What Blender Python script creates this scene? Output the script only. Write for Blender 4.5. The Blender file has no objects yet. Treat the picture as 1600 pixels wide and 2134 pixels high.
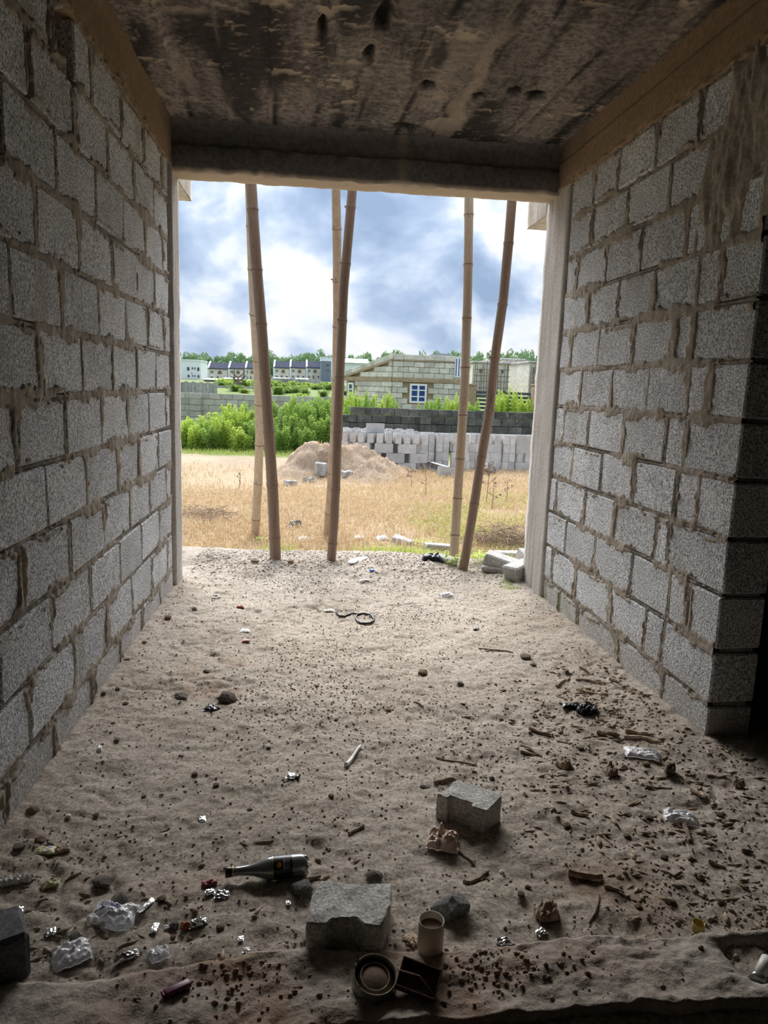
import bpy, bmesh, math, random
import numpy as np
from mathutils import Matrix, Vector

sc = bpy.context.scene
COL = sc.collection
# ------------------------------------------------------------------ camera
CZ = 1.5
FPX = 1515.6
ROW_R = np.array([0.993744743813995, -0.10583177964434429, 0.0356513472307614])
ROW_D = np.array([0.017124288106421554, -0.17105827621372413, -0.9851120874781902])
ROW_F = np.array([0.1103546233689628, 0.9795604629404456, -0.1681759689878258])
cam_d = bpy.data.cameras.new('camera')
cam = bpy.data.objects.new('camera', cam_d)
COL.objects.link(cam)
cam_d.sensor_fit = 'HORIZONTAL'
cam_d.sensor_width = 36.0
cam_d.lens = FPX / 1600 * 36.0
cam_d.clip_start = 0.05
cam_d.clip_end = 2000
mw = Matrix.Identity(4)
for i in range(3):
    mw[i][0] = ROW_R[i]; mw[i][1] = -ROW_D[i]; mw[i][2] = -ROW_F[i]
mw[2][3] = CZ
cam.matrix_world = mw
sc.camera = cam

def ray(px, py):
    return (px - 800) / FPX * ROW_R + (py - 1067) / FPX * ROW_D + ROW_F
def at(px, py, z=0.0):
    d = ray(px, py); t = (z - CZ) / d[2]
    return Vector((t * d[0], t * d[1], z))
def aty(px, py, y):
    d = ray(px, py); t = y / d[1]
    return Vector((t * d[0], y, CZ + t * d[2]))

# ------------------------------------------------------------------ view, world, sun
sc.view_settings.view_transform = 'Standard'
sc.view_settings.look = 'None'
sc.view_settings.exposure = 0.50
sc.view_settings.gamma = 1.0
sc.view_settings.use_curve_mapping = False
try:
    sc.cycles.max_bounces = 10
    sc.cycles.diffuse_bounces = 7
    sc.cycles.transparent_max_bounces = 16
    sc.cycles.caustics_reflective = False
    sc.cycles.caustics_refractive = False
except Exception:
    pass

SKY_STRENGTH = 0.76
SUN_STRENGTH = 6.2

class NT:
    """small helper around a node tree"""
    def __init__(self, tree):
        self.t = tree; self.n = tree.nodes; self.l = tree.links
    def node(self, typ, **kw):
        nd = self.n.new(typ)
        for k, v in kw.items():
            setattr(nd, k, v)
        return nd
    def link(self, a, b):
        self.l.new(a, b)
    def math(self, op, a, b=None, c=None, clamp=False):
        nd = self.node('ShaderNodeMath', operation=op); nd.use_clamp = clamp
        for i, v in enumerate((a, b, c)):
            if v is None: continue
            if isinstance(v, (int, float)): nd.inputs[i].default_value = v
            else: self.link(v, nd.inputs[i])
        return nd.outputs[0]
    def ramp(self, fac, stops):
        nd = self.node('ShaderNodeValToRGB')
        cr = nd.color_ramp
        while len(cr.elements) < len(stops): cr.elements.new(0.5)
        for e, (p, c) in zip(cr.elements, stops):
            e.position = p; e.color = (*c, 1) if len(c) == 3 else c
        self.link(fac, nd.inputs[0])
        return nd.outputs[0]
    def rng(self, v, a, b, c=0.0, d=1.0):
        nd = self.node('ShaderNodeMapRange'); nd.interpolation_type = 'SMOOTHSTEP'
        self.link(v, nd.inputs[0])
        for i, x in enumerate((a, b, c, d)): nd.inputs[i + 1].default_value = x
        return nd.outputs[0]
    def mix(self, fac, a, b, blend='MIX'):
        nd = self.node('ShaderNodeMix', data_type='RGBA', blend_type=blend)
        for i, v in ((0, fac), (6, a), (7, b)):
            if isinstance(v, (int, float)): nd.inputs[i].default_value = v
            elif isinstance(v, tuple): nd.inputs[i].default_value = (*v, 1)
            else: self.link(v, nd.inputs[i])
        return nd.outputs[2]
    def noise(self, vec, scale, detail=4, rough=0.55, dist=0.0):
        nd = self.node('ShaderNodeTexNoise')
        nd.inputs['Scale'].default_value = scale
        nd.inputs['Detail'].default_value = detail
        nd.inputs['Roughness'].default_value = rough
        nd.inputs['Distortion'].default_value = dist
        self.link(vec, nd.inputs['Vector'])
        return nd.outputs[0]
    def mapping(self, vec, scale=(1, 1, 1), loc=(0, 0, 0), rot=(0, 0, 0)):
        nd = self.node('ShaderNodeMapping')
        nd.inputs['Scale'].default_value = scale
        nd.inputs['Location'].default_value = loc
        nd.inputs['Rotation'].default_value = rot
        self.link(vec, nd.inputs['Vector'])
        return nd.outputs[0]

world = bpy.data.worlds.new('overcast_sky')
sc.world = world
world.use_nodes = True
world.cycles.sampling_method = 'MANUAL'
world.cycles.sample_map_resolution = 256
w = NT(world.node_tree)
w.n.clear()
tc = w.node('ShaderNodeTexCoord')
d0 = tc.outputs['Generated']
sep = w.node('ShaderNodeSeparateXYZ'); w.link(d0, sep.inputs[0])
elev = sep.outputs[2]
# billowing cloud layers: one density, sampled twice so that tops catch the light and bases stay grey
CLOUD_SCALE = (5.2, 5.2, 8.6)
def density(off, det):
    m_ = w.mapping(d0, CLOUD_SCALE, (SKY_OFF[0], SKY_OFF[1], SKY_OFF[2] + off))
    return w.noise(m_, 1.0, det, 0.52, 0.35)
SKY_OFF = (3.7, 0.4, 2.2)
da = density(0.0, 8); db = density(0.50, 4)
vor = w.node('ShaderNodeTexVoronoi', feature='F1'); vor.inputs['Scale'].default_value = 2.6
w.link(w.mapping(d0, (4.6, 4.6, 7.0), (0.3, 0.8, 0.1)), vor.inputs['Vector'])
puff = w.math('SUBTRACT', 0.55, vor.outputs['Distance'])
lit = w.math('MULTIPLY', w.math('SUBTRACT', da, db), 1.35)
v = w.math('ADD', w.math('ADD', w.math('MULTIPLY', da, 0.62), w.math('MULTIPLY', puff, 0.22)), lit)
# paler towards the horizon where the cloud deck is seen edge-on
v = w.math('ADD', v, w.rng(elev, -0.02, 0.22, 0.28, 0.10))
ccol = w.ramp(v, [(0.16, (0.31, 0.42, 0.61)), (0.34, (0.44, 0.56, 0.76)), (0.47, (0.60, 0.71, 0.88)), (0.57, (0.82, 0.88, 0.97)), (0.72, (0.98, 0.99, 1.0))])
# overcast sky brightens smoothly towards the zenith
bright = w.math('ADD', 0.92, w.math('MULTIPLY', w.math('MAXIMUM', elev, 0.0), 0.9))
hz = w.rng(elev, -0.03, 0.0, 0.25, 1.0)
bg = w.node('ShaderNodeBackground')
w.link(ccol, bg.inputs[0])
w.link(w.math('MULTIPLY', w.math('MULTIPLY', bright, hz), SKY_STRENGTH), bg.inputs[1])
wo = w.node('ShaderNodeOutputWorld')
w.link(bg.outputs[0], wo.inputs[0])

sun_d = bpy.data.lights.new('veiled_sun', 'SUN')
sun_d.energy = SUN_STRENGTH
sun_d.angle = math.radians(50)
sun_d.color = (1.0, 0.98, 0.955)
sun = bpy.data.objects.new('veiled_sun', sun_d)
COL.objects.link(sun)
sun.rotation_euler = Vector((0.05, -0.74, -0.67)).to_track_quat('-Z', 'Y').to_euler()

# ------------------------------------------------------------------ numeric noise
def _hash(ix, iy, iz, seed):
    h = (ix.astype(np.int64) * 374761393 + iy.astype(np.int64) * 668265263 + iz.astype(np.int64) * 2147483647 + seed * 1274126177) & 0xFFFFFFFF
    h = ((h ^ (h >> 13)) * 1274126177) & 0xFFFFFFFF
    h = (h ^ (h >> 16)) & 0xFFFFFFFF
    h = (h * 2246822519) & 0xFFFFFFFF
    return ((h ^ (h >> 15)) & 0xFFFF) / 65535.0 * 2 - 1
def vnoise(x, y, seed=0):
    x = np.asarray(x, float); y = np.asarray(y, float)
    x0 = np.floor(x); y0 = np.floor(y); fx = x - x0; fy = y - y0
    fx = fx * fx * (3 - 2 * fx); fy = fy * fy * (3 - 2 * fy)
    z = np.zeros_like(x0)
    a = _hash(x0, y0, z, seed); b = _hash(x0 + 1, y0, z, seed)
    c = _hash(x0, y0 + 1, z, seed); d = _hash(x0 + 1, y0 + 1, z, seed)
    return (a * (1 - fx) + b * fx) * (1 - fy) + (c * (1 - fx) + d * fx) * fy
def fbm(x, y, s=1.0, octv=4, seed=0, gain=0.5):
    t = 0; a = 1.0; n = 0
    for o in range(octv):
        t = t + a * vnoise(np.asarray(x) * s + 17.3 * o, np.asarray(y) * s - 9.1 * o, seed + o); n += a
        a *= gain; s *= 2.07
    return t / n
def sstep(x, a, b):
    t = np.clip((np.asarray(x, float) - a) / (b - a), 0, 1)
    return t * t * (3 - 2 * t)

# ------------------------------------------------------------------ mesh helpers
def np_mesh(name, verts, quads=None, tris=None, smooth=False):
    me = bpy.data.meshes.new(name)
    verts = np.ascontiguousarray(verts, dtype=np.float32).reshape(-1, 3)
    me.vertices.add(len(verts)); me.vertices.foreach_set('co', verts.ravel())
    loops = []; starts = []; totals = []; s = 0
    if quads is not None and len(quads):
        q = np.ascontiguousarray(quads, dtype=np.int32).reshape(-1, 4)
        loops.append(q.ravel()); starts.append(np.arange(len(q)) * 4 + s); totals.append(np.full(len(q), 4)); s += q.size
    if tris is not None and len(tris):
        q = np.ascontiguousarray(tris, dtype=np.int32).reshape(-1, 3)
        loops.append(q.ravel()); starts.append(np.arange(len(q)) * 3 + s); totals.append(np.full(len(q), 3)); s += q.size
    loops = np.concatenate(loops); starts = np.concatenate(starts); totals = np.concatenate(totals)
    me.loops.add(len(loops)); me.loops.foreach_set('vertex_index', loops.astype(np.int32))
    me.polygons.add(len(starts))
    me.polygons.foreach_set('loop_start', starts.astype(np.int32))
    me.polygons.foreach_set('loop_total', totals.astype(np.int32))
    if smooth:
        me.polygons.foreach_set('use_smooth', np.ones(len(starts), dtype=bool))
    me.update(calc_edges=True)
    me.validate()
    return me
def grid_quads(nu, nv, flip=False, off=0):
    i = np.arange(nu - 1)[:, None] * nv + np.arange(nv - 1)[None, :]
    q = np.stack([i, i + nv, i + nv + 1, i + 1], -1).reshape(-1, 4) + off
    return q[:, ::-1] if flip else q
def link(name, me, m=None, parent=None, loc=None, rot=None):
    o = bpy.data.objects.new(name, me)
    COL.objects.link(o)
    if m is not None and me is not None:
        if not me.materials: me.materials.append(m)
        elif me.materials[0] is not m:          # shared mesh, own material on this object
            o.material_slots[0].link = 'OBJECT'; o.material_slots[0].material = m
    if parent is not None: o.parent = parent
    if loc is not None: o.location = loc
    if rot is not None: o.rotation_euler = rot
    return o
def tag(o, label=None, cat=None, group=None, kind=None):
    if label: o['label'] = label
    if cat: o['category'] = cat
    if group: o['group'] = group
    if kind: o['kind'] = kind
    return o
def empty(name, loc=(0, 0, 0), rz=0.0):
    o = bpy.data.objects.new(name, None); COL.objects.link(o)
    o.location = loc; o.rotation_euler = (0, 0, rz); o.empty_display_size = 0.1
    return o
def attr(me, name, vals):
    a = me.attributes.new(name, 'FLOAT', 'POINT')
    a.data.foreach_set('value', np.ascontiguousarray(vals, dtype=np.float32).ravel())

class MB:
    """collects geometry that ends up as ONE mesh"""
    def __init__(self): self.v = []; self.f = []
    def add(self, vs, fs):
        o = len(self.v); self.v += [tuple(p) for p in vs]; self.f += [tuple(i + o for i in f) for f in fs]; return self
    def box(self, x0, x1, y0, y1, z0, z1):
        return self.add([(x, y, z) for z in (z0, z1) for y in (y0, y1) for x in (x0, x1)],
                        [(0, 2, 3, 1), (4, 5, 7, 6), (0, 1, 5, 4), (2, 6, 7, 3), (0, 4, 6, 2), (1, 3, 7, 5)])
    def tube(self, pts, rad, n=8, cap=True):
        pts = [Vector(p) for p in pts]; rings = []
        if isinstance(rad, (int, float)): rad = [rad] * len(pts)
        up = Vector((0.13, 0.31, 0.94))
        for i, p in enumerate(pts):
            t = (pts[min(i + 1, len(pts) - 1)] - pts[max(i - 1, 0)]).normalized()
            a = t.cross(up)
            if a.length < 1e-3: a = t.cross(Vector((1, 0, 0)))
            a.normalize(); b = t.cross(a)
            rings.append([p + (a * math.cos(6.28318 * k / n) + b * math.sin(6.28318 * k / n)) * rad[i] for k in range(n)])
        vs = [q for r in rings for q in r]; fs = []
        for i in range(len(pts) - 1):
            for k in range(n):
                fs.append((i * n + k, i * n + (k + 1) % n, (i + 1) * n + (k + 1) % n, (i + 1) * n + k))
        if cap:
            fs.append(tuple(range(n))[::-1]); fs.append(tuple((len(pts) - 1) * n + k for k in range(n)))
        return self.add(vs, fs)
    def prism(self, poly, z0, z1):
        n = len(poly)
        vs = [(x, y, z0) for x, y in poly] + [(x, y, z1) for x, y in poly]
        fs = [tuple(range(n))[::-1], tuple(range(n, 2 * n))] + [(i, (i + 1) % n, n + (i + 1) % n, n + i) for i in range(n)]
        return self.add(vs, fs)
    def lathe(self, prof, n=24, cap=True):
        vs = []; fs = []
        for (r, z) in prof:
            vs += [(r * math.cos(2 * math.pi * k / n), r * math.sin(2 * math.pi * k / n), z) for k in range(n)]
        for i in range(len(prof) - 1):
            for k in range(n):
                fs.append((i * n + k, i * n + (k + 1) % n, (i + 1) * n + (k + 1) % n, (i + 1) * n + k))
        if cap:
            fs.append(tuple(range(n))[::-1]); fs.append(tuple((len(prof) - 1) * n + k for k in range(n)))
        return self.add(vs, fs)
    def mesh(self, name, smooth=False, bevel=0.0, seg=1):
        me = bpy.data.meshes.new(name); me.from_pydata(self.v, [], self.f); me.update()
        if bevel > 0:
            bm = bmesh.new(); bm.from_mesh(me)
            bmesh.ops.bevel(bm, geom=bm.edges[:], offset=bevel, segments=seg, affect='EDGES', profile=0.5, clamp_overlap=True)
            bm.to_mesh(me); bm.free()
        if smooth:
            for p in me.polygons: p.use_smooth = True
        return me
    def build(self, name, m, parent=None, smooth=False, bevel=0.0, loc=None, rot=None, seg=1):
        return link(name, self.mesh(name, smooth, bevel, seg), m, parent, loc, rot)

def chamfer_box(sx, sy, sz, c, rnd=None, jit=0.0):
    """box centred on the origin with chamfered edges: 24 vertices, 44 triangles"""
    hx, hy, hz = sx / 2, sy / 2, sz / 2
    vs = []; idx = {}
    for ix in (-1, 1):
        for iy in (-1, 1):
            for iz in (-1, 1):
                jx, jy, jz = ((rnd.uniform(-jit, jit), rnd.uniform(-jit, jit), rnd.uniform(-jit, jit)) if rnd else (0, 0, 0))
                for ax in range(3):
                    p = [ix * (hx - c), iy * (hy - c), iz * (hz - c)]
                    p[ax] = (ix, iy, iz)[ax] * (hx, hy, hz)[ax]
                    idx[(ix, iy, iz, ax)] = len(vs)
                    vs.append((p[0] + jx, p[1] + jy, p[2] + jz))
    fs = []
    for ax in range(3):
        o = [a for a in range(3) if a != ax]
        for s in (-1, 1):
            f = []
            for (a, b) in ((-1, -1), (1, -1), (1, 1), (-1, 1)):
                k = [0, 0, 0]; k[ax] = s; k[o[0]] = a; k[o[1]] = b
                f.append(idx[(*k, ax)])
            fs.append(tuple(f))
    for ax in range(3):
        o = [a for a in range(3) if a != ax]
        for a in (-1, 1):
            for b in (-1, 1):
                k0 = [0, 0, 0]; k1 = [0, 0, 0]
                k0[ax] = -1; k1[ax] = 1
                for k in (k0, k1): k[o[0]] = a; k[o[1]] = b
                fs.append((idx[(*k0, o[0])], idx[(*k1, o[0])], idx[(*k1, o[1])], idx[(*k0, o[1])]))
    for ix in (-1, 1):
        for iy in (-1, 1):
            for iz in (-1, 1):
                fs.append(tuple(idx[(ix, iy, iz, a)] for a in range(3)))
    me = bpy.data.meshes.new('block'); me.from_pydata(vs, [], fs)
    bm = bmesh.new(); bm.from_mesh(me); bmesh.ops.recalc_face_normals(bm, faces=bm.faces[:]); bm.to_mesh(me); bm.free()
    me.update()
    return me

# ------------------------------------------------------------------ materials
MATS = {}
def new_mat(name):
    m = bpy.data.materials.new(name); m.use_nodes = True
    t = NT(m.node_tree); t.n.clear()
    out = t.node('ShaderNodeOutputMaterial')
    b = t.node('ShaderNodeBsdfPrincipled')
    t.link(b.outputs[0], out.inputs[0])
    MATS[name] = m
    return m, t, b
def spec(b, v):
    b.inputs['Specular IOR Level'].default_value = v
def earth(name, ca, cb, scale=4.0, fine=90.0, fine_amt=0.35, bump=0.4, bdist=0.004, rough=0.92, rnd=0.0, coord='Object', stretch=(1, 1, 1), layers=(), specular=0.15, attrs=(), bumpscale=None):
    """weathered mineral surface: two-tone blotches, fine grain, optional stain layers and attribute layers"""
    m, t, b = new_mat(name)
    if coord == 'World':
        vec = t.node('ShaderNodeNewGeometry').outputs['Position']
    else:
        vec = t.node('ShaderNodeTexCoord').outputs['Object']
    oi = t.node('ShaderNodeObjectInfo')
    if coord != 'World':
        add = t.node('ShaderNodeVectorMath', operation='ADD')
        t.link(vec, add.inputs[0])
        mul = t.math('MULTIPLY', oi.outputs['Random'], 37.0)
        cmb = t.node('ShaderNodeCombineXYZ')
        for k in range(3): t.link(mul, cmb.inputs[k])
        t.link(cmb.outputs[0], add.inputs[1])
        vec = add.outputs[0]
    sv = t.mapping(vec, stretch)
    n = t.noise(sv, scale, 6, 0.6)
    col = t.mix(t.rng(n, 0.3, 0.7), ca, cb)
    g = t.noise(vec, fine, 3, 0.65)
    gm = t.math('ADD', 1.0 - fine_amt, t.math('MULTIPLY', t.rng(g, 0.32, 0.68), 2 * fine_amt))
    cc = t.node('ShaderNodeCombineColor')
    for k in range(3): t.link(gm, cc.inputs[k])
    col = t.mix(1.0, col, cc.outputs[0], 'MULTIPLY')
    for (ls, lo, hi, lc, lst, amt) in layers:
        ln = t.noise(t.mapping(vec, lst, (3.1 * ls, 1.7, 0.4)), ls, 6, 0.62)
        col = t.mix(t.math('MULTIPLY', t.rng(ln, lo, hi), amt), col, lc)
    for (an, ac) in attrs:
        a = t.node('ShaderNodeAttribute'); a.attribute_name = an
        col = t.mix(a.outputs['Fac'], col, ac)
    if rnd:
        rv = t.math('ADD', 1.0 - rnd, t.math('MULTIPLY', oi.outputs['Random'], 2 * rnd))
        cr = t.node('ShaderNodeCombineColor')
        for k in range(3): t.link(rv, cr.inputs[k])
        col = t.mix(1.0, col, cr.outputs[0], 'MULTIPLY')
    t.link(col, b.inputs['Base Color'])
    b.inputs['Roughness'].default_value = rough
    spec(b, specular)
    if bump:
        bp = t.node('ShaderNodeBump'); bp.inputs['Strength'].default_value = bump; bp.inputs['Distance'].default_value = bdist
        h = t.math('ADD', t.math('MULTIPLY', g, 0.7), t.math('MULTIPLY', t.noise(vec, bumpscale or fine * 0.3, 4, 0.6), 0.8))
        t.link(h, bp.inputs['Height']); t.link(bp.outputs[0], b.inputs['Normal'])
    return m
def plain(name, c, rough=0.5, metal=0.0, var=0.0, vscale=20.0, specular=0.4, rnd=0.0, c2=None, bump=0.0):
    m, t, b = new_mat(name)
    vec = t.node('ShaderNodeTexCoord').outputs['Object']
    c2 = c2 or tuple(x * (1 - var) for x in c)
    n = t.noise(vec, vscale, 4, 0.6)
    col = t.mix(t.rng(n, 0.3, 0.7), c, c2)
    if rnd:
        oi = t.node('ShaderNodeObjectInfo')
        rv = t.math('ADD', 1.0 - rnd, t.math('MULTIPLY', oi.outputs['Random'], 2 * rnd))
        cr = t.node('ShaderNodeCombineColor')
        for k in range(3): t.link(rv, cr.inputs[k])
        col = t.mix(1.0, col, cr.outputs[0], 'MULTIPLY')
    t.link(col, b.inputs['Base Color'])
    b.inputs['Roughness'].default_value = rough; b.inputs['Metallic'].default_value = metal
    spec(b, specular)
    if bump:
        bp = t.node('ShaderNodeBump'); bp.inputs['Strength'].default_value = bump; bp.inputs['Distance'].default_value = 0.003
        t.link(n, bp.inputs['Height']); t.link(bp.outputs[0], b.inputs['Normal'])
    return m
def film(name, c, clear=0.5, rough=0.18):
    """thin clear plastic: part see-through, part glossy sheet"""
    m, t, b = new_mat(name)
    b.inputs['Base Color'].default_value = (*c, 1); b.inputs['Roughness'].default_value = rough
    spec(b, 0.6)
    tr = t.node('ShaderNodeBsdfTransparent'); mx = t.node('ShaderNodeMixShader')
    vec = t.node('ShaderNodeTexCoord').outputs['Object']
    n = t.noise(vec, 45, 3, 0.6)
    t.link(t.rng(n, 0.35, 0.65, clear - 0.25, clear + 0.2), mx.inputs[0])
    t.link(b.outputs[0], mx.inputs[1]); t.link(tr.outputs[0], mx.inputs[2])
    out = [x for x in t.n if x.type == 'OUTPUT_MATERIAL'][0]
    t.link(mx.outputs[0], out.inputs[0])
    return m
def leafy(name, ca, cb, cc, trans=0.3):
    """leaves and blades: colour by a 'tint' attribute, some light passes through"""
    m, t, b = new_mat(name)
    a = t.node('ShaderNodeAttribute'); a.attribute_name = 'tint'
    col = t.ramp(a.outputs['Fac'], [(0.0, ca), (0.5, cb), (1.0, cc)])
    t.link(col, b.inputs['Base Color']); b.inputs['Roughness'].default_value = 0.65; spec(b, 0.2)
    tl = t.node('ShaderNodeBsdfTranslucent'); t.link(col, tl.inputs[0])
    mx = t.node('ShaderNodeMixShader'); mx.inputs[0].default_value = trans
    out = [x for x in t.n if x.type == 'OUTPUT_MATERIAL'][0]
    t.link(b.outputs[0], mx.inputs[1]); t.link(tl.outputs[0], mx.inputs[2]); t.link(mx.outputs[0], out.inputs[0])
    return m

earth('sandcrete', (0.60, 0.61, 0.625), (0.49, 0.50, 0.515), 5.0, 105.0, 0.62, 1.0, 0.008, rnd=0.10,
      layers=[(3.0, 0.56, 0.72, (0.36, 0.32, 0.26), (1, 1, 0.5), 0.55), (6.0, 0.60, 0.72, (0.75, 0.75, 0.75), (1, 1, 1), 0.5)])
earth('mortar', (0.38, 0.335, 0.28), (0.29, 0.25, 0.205), 7.0, 60.0, 0.22, 0.5, 0.005, coord='World',
      layers=[(9.0, 0.62, 0.74, (0.13, 0.11, 0.09), (1, 1, 0.45), 0.7)], attrs=[('algae', (0.13, 0.19, 0.04))])
# green algae and splashed earth at the damp foot of the wall by the opening
_t = NT(MATS['sandcrete'].node_tree)
_b = [n_ for n_ in _t.n if n_.type == 'BSDF_PRINCIPLED'][0]
_src = _b.inputs['Base Color'].links[0].from_socket
_pos = _t.node('ShaderNodeNewGeometry').outputs['Position']
_sx = _t.node('ShaderNodeSeparateXYZ'); _t.link(_pos, _sx.inputs[0])
_n = _t.noise(_pos, 5.0, 4, 0.6)
_low = _t.rng(_t.math('SUBTRACT', _t.math('ADD', _sx.outputs[2], _t.math('MULTIPLY', _n, 0.35)), 0.17), 0.0, 0.32, 1.0, 0.0)
_near = _t.math('MULTIPLY', _t.rng(_sx.outputs[1], 4.1, 4.9), _t.rng(_sx.outputs[0], 1.3, 1.6))
_c = _t.mix(_t.math('MULTIPLY', _low, 0.45), _src, (0.40, 0.34, 0.27))
_c = _t.mix(_t.math('MULTIPLY', _t.math('MULTIPLY', _low, _near), _t.rng(_n, 0.40, 0.58, 0.0, 0.8)), _c, (0.22, 0.26, 0.10))
_t.link(_c, _b.inputs['Base Color'])
earth('ring_beam_concrete', (0.33, 0.235, 0.15), (0.25, 0.18, 0.12), 3.0, 40.0, 0.16, 0.35, 0.004, coord='World', stretch=(1, 0.4, 1.4),
      layers=[(5.0, 0.60, 0.72, (0.42, 0.36, 0.28), (1, 0.4, 1), 0.6), (2.0, 0.58, 0.8, (0.12, 0.09, 0.07), (1, 0.6, 1), 0.6)])
earth('sooty_beam', (0.16, 0.152, 0.148), (0.22, 0.205, 0.19), 2.5, 30.0, 0.2, 0.3, 0.004, coord='World', stretch=(0.5, 1, 1.5),
      layers=[(4.0, 0.60, 0.75, (0.25, 0.19, 0.13), (0.35, 1, 1.3), 0.55)], attrs=[('bare', (0.52, 0.43, 0.33))])  # attribute layer paints outdoor light on the underside, plus one pale streak
earth('sooty_slab', (0.27, 0.238, 0.21), (0.135, 0.12, 0.11), 2.6, 30.0, 0.4, 1.0, 0.012, coord='World', stretch=(1.6, 0.5, 1),
      layers=[(3.0, 0.52, 0.70, (0.03, 0.028, 0.026), (3.0, 0.35, 1), 0.9), (1.8, 0.54, 0.70, (0.36, 0.305, 0.25), (2.6, 0.5, 1), 0.55)],
      attrs=[('soot', (0.035, 0.033, 0.032)), ('spall', (0.50, 0.415, 0.32)), ('hole', (0.012, 0.011, 0.010))])
earth('column_plaster', (0.56, 0.53, 0.49), (0.42, 0.39, 0.36), 4.0, 50.0, 0.15, 0.3, 0.003, coord='World', stretch=(3, 3, 0.25),
      layers=[(9.0, 0.60, 0.70, (0.16, 0.13, 0.12), (2, 4, 0.10), 0.85), (3.0, 0.62, 0.75, (0.30, 0.25, 0.20), (1, 1, 1), 0.7)])
earth('cast_concrete', (0.70, 0.66, 0.58), (0.52, 0.47, 0.40), 4.0, 45.0, 0.15, 0.4, 0.004, coord='World', stretch=(2, 2, 0.5),
      layers=[(8.0, 0.60, 0.70, (0.20, 0.17, 0.14), (2, 2, 0.3), 0.8)])
earth('floor_dirt', (0.405, 0.355, 0.30), (0.315, 0.27, 0.22), 1.6, 75.0, 0.30, 0.7, 0.006, coord='World', bumpscale=26,
      layers=[(3.2, 0.58, 0.75, (0.48, 0.43, 0.365), (1, 1, 1), 0.6), (1.1, 0.60, 0.72, (0.30, 0.22, 0.16), (1, 1, 1), 0.55), (140.0, 0.64, 0.70, (0.10, 0.08, 0.06), (1, 1, 1), 0.6), (170.0, 0.66, 0.72, (0.7, 0.66, 0.6), (1, 1, 1), 0.6)],
      attrs=[('red', (0.27, 0.155, 0.09)), ('algae', (0.20, 0.24, 0.08))])
earth('field_soil', (0.36, 0.28, 0.19), (0.29, 0.22, 0.15), 0.7, 22.0, 0.2, 0.5, 0.02, coord='World',
      layers=[(0.9, 0.52, 0.72, (0.38, 0.30, 0.19), (1, 1, 1), 0.6)], attrs=[('green', (0.12, 0.18, 0.035)), ('straw', (0.34, 0.255, 0.16))])
earth('sand', (0.40, 0.30, 0.21), (0.29, 0.21, 0.145), 2.0, 30.0, 0.25, 0.7, 0.02, coord='World')
earth('yard_block', (0.60, 0.59, 0.57), (0.49, 0.48, 0.47), 5.0, 60.0, 0.25, 0.5, 0.006, rnd=0.16)
earth('mossy_block', (0.16, 0.155, 0.145), (0.08, 0.08, 0.075), 2.5, 40.0, 0.3, 0.5, 0.008, rnd=0.25,
      layers=[(2.5, 0.55, 0.7, (0.30, 0.28, 0.25), (1, 1, 1), 0.7), (1.5, 0.60, 0.75, (0.10, 0.11, 0.06), (1, 1, 1), 0.6)])
earth('boundary_block', (0.50, 0.48, 0.43), (0.40, 0.38, 0.335), 2.5, 40.0, 0.2, 0.4, 0.008, rnd=0.16)
earth('house_block', (0.66, 0.63, 0.57), (0.52, 0.48, 0.42), 3.0, 30.0, 0.2, 0.4, 0.008, rnd=0.18)
earth('house_mortar', (0.43, 0.33, 0.22), (0.33, 0.25, 0.17), 2.0, 20.0, 0.25, 0.5, 0.02, coord='World')
earth('dark_mortar', (0.10, 0.095, 0.085), (0.07, 0.065, 0.06), 2.0, 20.0, 0.25, 0.5, 0.02, coord='World')
earth('rubble_block', (0.50, 0.49, 0.46), (0.36, 0.35, 0.33), 9.0, 110.0, 0.35, 0.7, 0.005, rnd=0.15,
      layers=[(7.0, 0.58, 0.72, (0.42, 0.34, 0.26), (1, 1, 1), 0.6)])
earth('dark_block', (0.16, 0.165, 0.175), (0.10, 0.10, 0.105), 9.0, 90.0, 0.3, 0.6, 0.004)
earth('stone', (0.30, 0.26, 0.22), (0.20, 0.175, 0.15), 20.0, 120.0, 0.35, 0.8, 0.006, rnd=0.3)
earth('grey_stone', (0.40, 0.39, 0.37), (0.14, 0.14, 0.13), 14.0, 110.0, 0.4, 0.9, 0.008)
earth('clod', (0.38, 0.28, 0.20), (0.24, 0.17, 0.12), 30.0, 120.0, 0.3, 0.8, 0.006, rnd=0.35)
earth('dry_wood', (0.40, 0.31, 0.22), (0.20, 0.15, 0.11), 25.0, 90.0, 0.3, 0.5, 0.003, rnd=0.4)
earth('gap_shade_dark', (0.03, 0.03, 0.03), (0.02, 0.02, 0.02), 2.0, 20.0, 0.1, 0.0, coord='World')  # near-black tone painted as the shadow in the column gap
earth('low_bounce_shell', (0.06, 0.056, 0.052), (0.035, 0.033, 0.031), 2.0, 30.0, 0.2, 0.4, 0.006, coord='World')  # back and side room shells made this dark to cut bounced light
earth('grit_earth', (0.46, 0.38, 0.30), (0.22, 0.175, 0.135), 60.0, 150.0, 0.3, 0.0, coord='World')
earth('grit_pale', (0.62, 0.57, 0.50), (0.34, 0.29, 0.24), 60.0, 150.0, 0.3, 0.0, coord='World')
earth('wood_chip', (0.46, 0.37, 0.27), (0.20, 0.15, 0.11), 45.0, 150.0, 0.3, 0.0, coord='World')
earth('rough_shell', (0.30, 0.28, 0.25), (0.22, 0.20, 0.18), 2.0, 30.0, 0.15, 0.4, 0.006, coord='World')
earth('sill_concrete', (0.42, 0.375, 0.325), (0.28, 0.245, 0.205), 5.0, 60.0, 0.2, 0.8, 0.008, coord='World',
      layers=[(6.0, 0.60, 0.74, (0.10, 0.10, 0.115), (1, 1.4, 1), 0.6)], attrs=[('red', (0.26, 0.15, 0.09))])
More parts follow.
